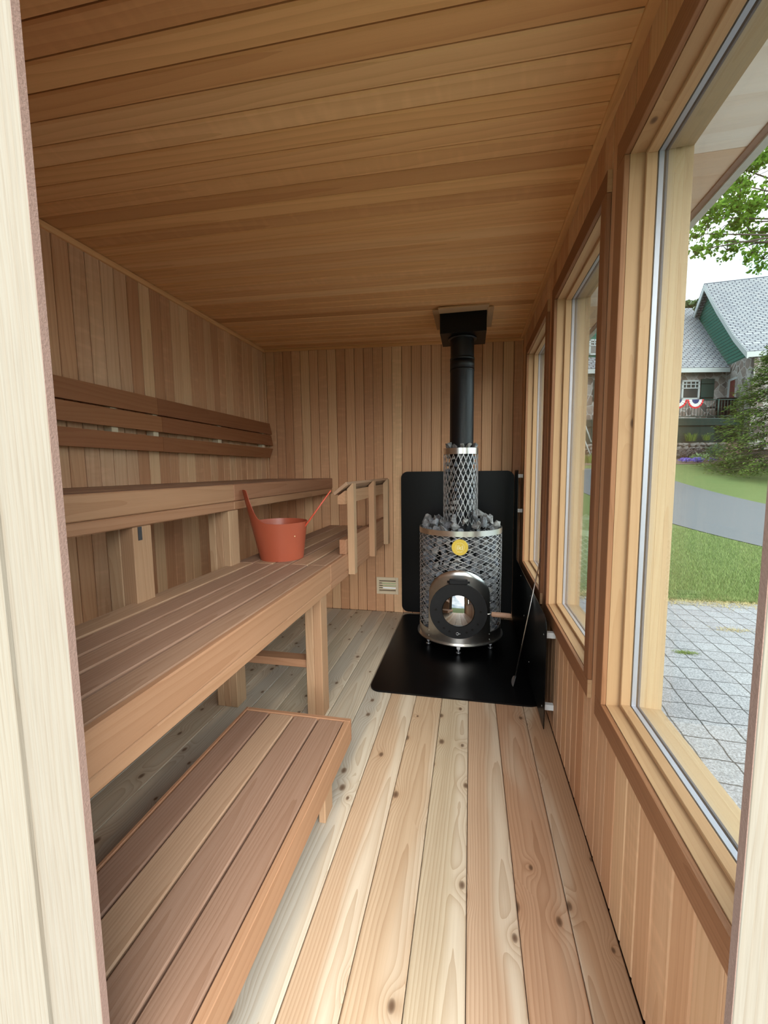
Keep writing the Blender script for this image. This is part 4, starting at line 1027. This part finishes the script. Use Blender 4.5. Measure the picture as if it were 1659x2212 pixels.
def mat_lines(name, c1, c2, line, rowh, bw, ms, spec=.3):
    m, t, b = nodes(name); ag = N(t, 'ShaderNodeAttribute', attribute_name='gc'); br_ = N(t, 'ShaderNodeTexBrick'); br_.inputs['Scale'].default_value = 1
    br_.inputs['Brick Width'].default_value = bw; br_.inputs['Row Height'].default_value = rowh; br_.inputs['Mortar Size'].default_value = ms; br_.inputs['Mortar Smooth'].default_value = .2; br_.inputs['Bias'].default_value = 0
    for q, c in (('Color1', c1), ('Color2', c2), ('Mortar', line)): br_.inputs[q].default_value = (*c, 1)
    t.links.new(ag.outputs['Vector'], br_.inputs[0]); t.links.new(br_.outputs['Color'], b.inputs['Base Color']); b.inputs['Roughness'].default_value = .8; b.inputs['Specular IOR Level'].default_value = spec; return m
M_ROOF = mat_lines('weathered_shingle_roof', (.30, .315, .33), (.24, .255, .28), (.06, .065, .085), .16, .34, .032)
M_GREEN = mat_lines('green_shingle_siding', (.035, .125, .095), (.03, .115, .085), (.008, .035, .03), .19, 40, .022)
M_DGREEN = mat_lines('dark_green_boards', (.005, .023, .019), (.0045, .021, .017), (.0015, .008, .007), .17, 40, .012)
M_DG = plain('dark_green_paint', (.005, .028, .023), .5)
M_WPAINT = plain('white_paint', (.33, .36, .37), .5)
M_HGLASS = plain('dark_window_glass', (.03, .035, .035), .15)
def mat_rubble():
    m, t, b = nodes('fieldstone_wall'); tc = N(t, 'ShaderNodeTexCoord'); v = N(t, 'ShaderNodeTexVoronoi', feature='DISTANCE_TO_EDGE'); v.inputs['Scale'].default_value = 2.6
    v2 = N(t, 'ShaderNodeTexVoronoi'); v2.inputs['Scale'].default_value = 2.6
    nn_ = N(t, 'ShaderNodeTexNoise'); nn_.inputs['Scale'].default_value = 12; nn_.inputs['Detail'].default_value = 4
    for q in (v, v2, nn_): t.links.new(tc.outputs['Object'], q.inputs['Vector'])
    sc_ = N(t, 'ShaderNodeSeparateColor'); t.links.new(v2.outputs['Color'], sc_.inputs[0])
    r = N(t, 'ShaderNodeValToRGB'); e = r.color_ramp.elements; e[0].color = (.10, .095, .095, 1); e[1].color = (.34, .32, .31, 1); e.new(.5).color = (.22, .17, .15, 1); t.links.new(sc_.outputs[0], r.inputs[0])
    c = mix(t, .6, r.outputs[0], mix(t, 1.0, r.outputs[0], nn_.outputs['Fac'], 'MULTIPLY')); 
    c = mix(t, math_(t, 'LESS_THAN', v.outputs['Distance'], .045), c, (.30, .29, .28)); t.links.new(c, b.inputs['Base Color']); b.inputs['Roughness'].default_value = .9
    bp = N(t, 'ShaderNodeBump'); bp.inputs['Distance'].default_value = .04; t.links.new(v.outputs['Distance'], bp.inputs['Height']); t.links.new(bp.outputs[0], b.inputs['Normal']); return m
M_RUB = mat_rubble()
hs_ = thing('house', tuple(SD(18.6, 23, 2.5)), 'stone and green-shingled house with pale shingle roofs beyond the lawn', 'house')
def G(D, z, off=0): return SD(18.6+.29*(D-23)-off*.96, D-off*.28*-1, z)      # a point on the gable-end plane
ridge_d = (E1*1-E2*.29).normalized()
zc = lambda D, py: H+(1008.7-py)/F_PX*D
prof = [(25.4, 11.85), (23.7, 9.9), (21.75, 7.86), (21.0, 7.2), (20.4, 6.68)]      # rake curve, apex to eave
back = [(27.0, 10.2), (28.8, 8.2), (30.4, 6.7)]
# green gable end and stone below it
m_ = MB(); panel(m_, [G(20.5, 6.6), G(21.0, 7.15), G(21.75, 7.8), G(23.7, 9.85), G(25.4, 11.75), G(27, 10.1), G(30.3, 6.6)], .15, u=(G(22, 0)-G(23, 0))); m_.build('gable_wall', M_GREEN, hs_)
m_ = MB(); panel(m_, [G(20.5, 2.0), G(20.5, 6.6), G(30, 6.6), G(30, 2.0)], .25); m_.build('stone_wall', M_RUB, hs_)
fw = G(20.55, 0); 
m_ = MB(); panel(m_, [fw+Vector((0, 0, 2)), fw+Vector((0, 0, 6.6)), fw+ridge_d*9+Vector((0, 0, 6.6)), fw+ridge_d*9+Vector((0, 0, 2))], .25); m_.build('stone_wall', M_RUB, hs_)
m_ = MB()
allp = prof
for (d0, z0), (d1, z1) in zip(allp, allp[1:]):
    a_, b_ = G(d0, z0, .35), G(d1, z1, .35); panel(m_, [a_, b_, b_+ridge_d*11, a_+ridge_d*11], .12, u=ridge_d, rnd=.5)
for (d0, z0), (d1, z1) in zip([prof[0]]+back, back):
    a_, b_ = G(d0, z0, .35), G(d1, z1, .35); panel(m_, [a_, b_, b_+ridge_d*11, a_+ridge_d*11], .12, u=ridge_d, rnd=.5)
m_.build('roof', M_ROOF, hs_)
for seq in (prof, [prof[0]]+back):
    m_ = MB()
    for (d0, z0), (d1, z1) in zip(seq, seq[1:]):
        a_, b_ = G(d0, z0-.02, .37), G(d1, z1-.02, .37); dn = Vector((0, 0, -.30)); panel(m_, [a_, b_, b_+dn, a_+dn], .06)
    m_.build('rake_board', M_WPAINT, hs_)
m_ = MB(); a_ = G(20.4, 6.66, .35); panel(m_, [a_, a_+ridge_d*10, a_+ridge_d*10-Vector((0, 0, .25)), a_-Vector((0, 0, .25))], .06); m_.build('eave_board', M_WPAINT, hs_)
# wing with lower roof
wg = hs_
def Wp(px, z, D=23.0): 
    s_ = D*(px-829.5)/F_PX; return SD(s_, D, z)
m_ = MB(); panel(m_, [Wp(1180, 1.6), Wp(1180, 6.6), SD(18.55, 23, 6.6), SD(18.55, 23, 1.6)], .25); m_.build('stone_wall', M_RUB, hs_)
m_ = MB(); xx0 = 9.2
seq = [(22.5, 6.42), (23.1, 6.95), (24.2, 8.0), (27.6, 11.3)]
for (d0, z0), (d1, z1) in zip(seq, seq[1:]):
    panel(m_, [SD(xx0, d0, z0), SD(18.48+.29*(d0-23), d0, z0), SD(18.48+.29*(d1-23), d1, z1), SD(xx0, d1, z1)], .12, u=E1, rnd=.5)
m_.build('wing_roof', M_ROOF, hs_)
m_ = MB(); panel(m_, [SD(xx0, 22.48, 6.40), SD(18.35, 22.48, 6.40), SD(18.35, 22.48, 6.17), SD(xx0, 22.48, 6.17)], .06); m_.build('eave_board', M_WPAINT, hs_)
# dormer on the wing, seen through the middle window
DX = lambda px, D=23.4: D*(px-829.5)/F_PX
m_ = MB(); panel(m_, [SD(DX(1200), 23.4, 6.9), SD(DX(1297), 23.4, 6.9), SD(DX(1297), 23.4, 8.3), SD(DX(1278), 23.4, 9.25), SD(DX(1200), 23.4, 9.25)], .15, u=E1)
dm = m_.build('dormer_wall', M_GREEN, hs_)
m_ = MB(); panel(m_, [SD(DX(1276), 23.2, 9.55), SD(DX(1302), 23.2, 8.25), SD(DX(1302), 25.5, 8.25), SD(DX(1276), 25.5, 9.55)], .1, u=E2); m_.build('dormer_roof', M_ROOF, hs_)
def house_window(px0, px1, z0, z1, D, cols, name='house_window'):
    m_ = MB(); a_, b_ = D*(px0-829.5)/F_PX, D*(px1-829.5)/F_PX; f_ = .09
    for (s0, s1, za, zb) in ((a_, a_+f_, z0, z1), (b_-f_, b_, z0, z1), (a_, b_, z1-f_, z1), (a_, b_, z0, z0+f_), (a_, b_, z0+(z1-z0)*.56, z0+(z1-z0)*.56+.05)):
        panel(m_, [SD(s0, D, za), SD(s1, D, za), SD(s1, D, zb), SD(s0, D, zb)], .06)
    for k in range(1, cols):
        q = a_+(b_-a_)*k/cols; panel(m_, [SD(q-.02, D, z0+(z1-z0)*.58), SD(q+.02, D, z0+(z1-z0)*.58), SD(q+.02, D, z1), SD(q-.02, D, z1)], .05)
    zz_ = z0+(z1-z0)*.78; panel(m_, [SD(a_, D, zz_-.02), SD(b_, D, zz_-.02), SD(b_, D, zz_+.02), SD(a_, D, zz_+.02)], .05)
    w_ = m_.build(name, M_WPAINT, hs_); m_ = MB(); panel(m_, [SD(a_, D+.04, z0), SD(b_, D+.04, z0), SD(b_, D+.04, z1), SD(a_, D+.04, z1)], .01); m_.build('pane', M_HGLASS, w_)
house_window(1461, 1499, zc(23, 867), zc(23, 827), 22.93, 4, 'window')
house_window(1262, 1284, zc(23.3, 773), zc(23.3, 741), 23.32, 2, 'window')
for p0_, p1_ in ((1501.5, 1529), (1275, 1300)):
    m_ = MB(); z0, z1 = zc(23, 868), zc(23, 825)
    panel(m_, [Wp(p0_, z0, 22.92), Wp(p1_, z0, 22.92), Wp(p1_, z1, 22.92), Wp(p0_, z1, 22.92)], .05)
    for zz_ in (z0+.12, z1-.25): panel(m_, [Wp(p0_+.6, zz_, 22.86), Wp(p1_-.6, zz_, 22.86), Wp(p1_-.6, zz_+.1, 22.86), Wp(p0_+.6, zz_+.1, 22.86)], .04)
    m_.build('shutter', M_DG, hs_)
m_ = MB(); panel(m_, [G(22.55, 3.6, .03), G(22.75, 3.6, .03), G(22.75, 5.75, .03), G(22.55, 5.75, .03)], .05); panel(m_, [G(21.9, 5.70, .03), G(22.75, 5.70, .03), G(22.75, 5.82, .03), G(21.9, 5.82, .03)], .05)
m_.build('door_frame', M_WPAINT, hs_)
m_ = MB(); panel(m_, [G(22.1, 3.6, .02), G(22.55, 3.6, .02), G(22.55, 5.7, .02), G(22.1, 5.7, .02)], .04); m_.build('door', plain('red_brown_door', (.12, .03, .025), .5), hs_)
# deck
dk_ = thing('deck', tuple(SD(15, 21.6, 2.3)), 'dark green raised wooden deck with a thin metal railing along the house', 'deck')
D0 = 21.1; zd0, zd1 = zc(D0, 957), zc(D0, 906); dxs = lambda px: D0*(px-829.5)/F_PX
m_ = MB(); panel(m_, [SD(9.6, D0, 1.7), SD(dxs(1536), D0, 1.7), SD(dxs(1536), D0, zc(D0, 921)), SD(9.6, D0, zc(D0, 921))], .1, u=E1); m_.build('skirt', M_DGREEN, dk_)
m_ = MB(); panel(m_, [SD(dxs(1536), D0+.5, 1.7), SD(dxs(1600), D0+.5, 1.7), SD(dxs(1600), D0+.5, zc(D0, 921)), SD(dxs(1536), D0+.5, zc(D0, 921))], .1, u=E1); m_.build('skirt', M_DGREEN, dk_)
m_ = MB(); panel(m_, [SD(9.6, D0-.08, zc(D0, 921)), SD(dxs(1610), D0-.08, zc(D0, 921)), SD(dxs(1610), D0-.08, zd1), SD(9.6, D0-.08, zd1)], .1, u=E1); m_.build('rim_board', M_DGREEN, dk_)
m_ = MB(); vs = [SD(9.6, D0-.1, zd1), SD(dxs(1612), D0-.1, zd1), SD(dxs(1600), 22.9, zd1), SD(9.6, 22.9, zd1)]; vs2 = [v-Vector((0, 0, .05)) for v in vs]
m_.add(vs+vs2, [(0, 1, 2, 3), (7, 6, 5, 4), (0, 4, 5, 1), (1, 5, 6, 2), (2, 6, 7, 3), (3, 7, 4, 0)]); m_.build('deck_floor', M_DG, dk_)
zt0, zt1 = zd1+.10, zc(D0, 867.5)
def railing(sa, sb, Da, Db):
    m_ = MB(); A_, B_ = SD(sa, Da, 0), SD(sb, Db, 0)
    for z_ in (zt0, zt1): m_.tube([A_+Vector((0, 0, z_)), B_+Vector((0, 0, z_))], .022, 6)
    m_.build('rail', M_DG, dk_)
    n_ = int((B_-A_).length/.145)
    m_ = MB()
    for k in range(n_+1):
        p = A_.lerp(B_, k/n_); m_.tube([p+Vector((0, 0, zt0)), p+Vector((0, 0, zt1))], .0105, 5)
    m_.build('balusters', M_DG, dk_)['kind'] = 'stuff'
    for p in (A_, B_): m_ = MB(); m_.tube([p+Vector((0, 0, zd1-.04)), p+Vector((0, 0, zt1+.03))], .035, 6); m_.build('rail_post', M_DG, dk_)
railing(11.0, dxs(1541), D0+.02, D0+.02); railing(dxs(1541)+.01, dxs(1600), D0+.03, D0+.03)
for i_, (pa, pb) in enumerate(((1440, 1484), (1484.5, 1519))):
    A_, B_ = PX(pa, 868, D0-.06), PX(pb, 868, D0-.06); A_.z = B_.z = zt1; bt = thing('bunting', tuple((A_+B_)/2), 'red white and blue fan bunting on the deck railing, %s one' % ('left' if i_ == 0 else 'right'), 'bunting', 'patriotic bunting on the railing')
    mid_ = (A_+B_)/2; hw = (B_-A_).length/2; ux = (B_-A_).normalized(); hgt = .44
    for nm, r0, r1, mt_ in (('blue_band', 0, .46, plain('bunting_blue', (.02, .03, .12), .8)), ('white_band', .46, .80, plain('bunting_white', (.6, .6, .6), .8)), ('red_band', .80, 1.0, plain('bunting_red', (.50, .02, .03), .8))):
        m_ = MB(); vs = []; nk = 28
        for k in range(nk+1):
            a_ = PI*k/nk
            for rr_ in (r0, r1):
                for dy in (0, .006): vs.append(mid_+ux*math.cos(a_)*hw*rr_+Vector((0, 0, -math.sin(a_)*hgt*rr_))-E2*(.02+.02*math.sin(k*2.2)*rr_+dy))
        fs = []
        for k in range(nk):
            q = k*4; r_ = q+4; fs += [(q, r_, r_+2, q+2), (q+1, q+3, r_+3, r_+1), (q+2, r_+2, r_+3, q+3), (q, q+1, r_+1, r_)]
        m_.add(vs, fs); m_.build(nm, mt_, bt)
gl_ = thing('grill', tuple(SD(dxs(1560), 21.9, zd1)), 'black covered barbecue grill on the deck by the door', 'grill'); gs = dxs(1560)*21.9/D0
for nm, s0, s1, z0, z1 in (('body', gs-.45, gs+.5, zd1+.45, zd1+.85), ('cabinet', gs-.4, gs+.4, zd1+.02, zd1+.44), ('side_shelf', gs-.95, gs-.46, zd1+.62, zd1+.66)):
    m_ = MB(); panel(m_, [SD(s0, 21.7, z0), SD(s1, 21.7, z0), SD(s1, 21.7, z1), SD(s0, 21.7, z1)], .45); m_.build(nm, M_BLACK, gl_)
m_ = MB(); m_.prism([(-.25, 0), (.25, 0), (.25, .12), (.12, .26), (-.12, .26), (-.25, .12)], 0, -.45, .45, mat=Matrix.Translation(SD(gs, 21.95, zd1+.86)) @ Matrix.Rotation(YAW, 4, 'Z')); m_.build('lid', M_BLACK, gl_)
# deck stairs rails, seen through the middle window
sr = thing('stair_rail', tuple(PX(1262, 935, 20.4)), 'pair of white sloping stair rails seen through the middle window', 'stair rail')
for (a_, b_) in (((1256, 895), (1277, 955)), ((1255, 930), (1276, 985))):
    m_ = MB(); m_.tube([PX(*a_, 20.6), PX(*b_, 20.2)], .032, 6); m_.build('rail', M_WPAINT, sr)
# dry stone retaining wall
rw = random.Random(3)
def rock_mesh(seed):
    r = random.Random(seed); bm = bmesh.new(); vs = [bm.verts.new(rvec(r)*r.uniform(.9, 1.1)) for _ in range(22)]
    res = bmesh.ops.convex_hull(bm, input=vs); bmesh.ops.delete(bm, geom=[e for e in res['geom_interior'] if isinstance(e, bmesh.types.BMVert)], context='VERTS')
    me = bpy.data.meshes.new('rock'); bm.to_mesh(me); bm.free(); me.materials.append(M_ROCK); return me
M_ROCK = plain('field_rock', (.17, .155, .145), .9, noise=.45, nscale=6, bump=.5)
RM = [rock_mesh(k) for k in range(8)]
for (s0, s1) in ((14.3, 17.0), (9.5, 10.4)):
    row = 0; z_ = 1.80
    while z_ < 2.36:
        s_ = s0+rw.uniform(0, .15)
        while s_ < s1:
            wd_ = rw.uniform(.12, .22); o = bpy.data.objects.new('rock', rw.choice(RM)); COL.objects.link(o); o.location = SD(s_, 20.7+rw.uniform(-.05, .05), z_); o.scale = (wd_, .16, rw.uniform(.075, .11)); o.rotation_euler = (rw.uniform(-.2, .2), rw.uniform(-.2, .2), YAW+rw.uniform(-.3, .3))
            tag(o, 'brown-grey fieldstone in the dry stone wall before the deck', 'stone', 'fieldstones of the dry stone wall'); s_ += wd_*1.75
        z_ += .165; row += 1
m_ = MB(); panel(m_, [SD(9, 20.85, 1.2), SD(22, 20.85, 1.2), SD(22, 20.85, 2.40), SD(9, 20.85, 2.40)], .22); m_.build('retaining_bank', M_MULCH, kind='structure', label='earth bank behind the dry stone wall')

for o in bpy.data.objects:
    if '_o' in o: del o['_o']
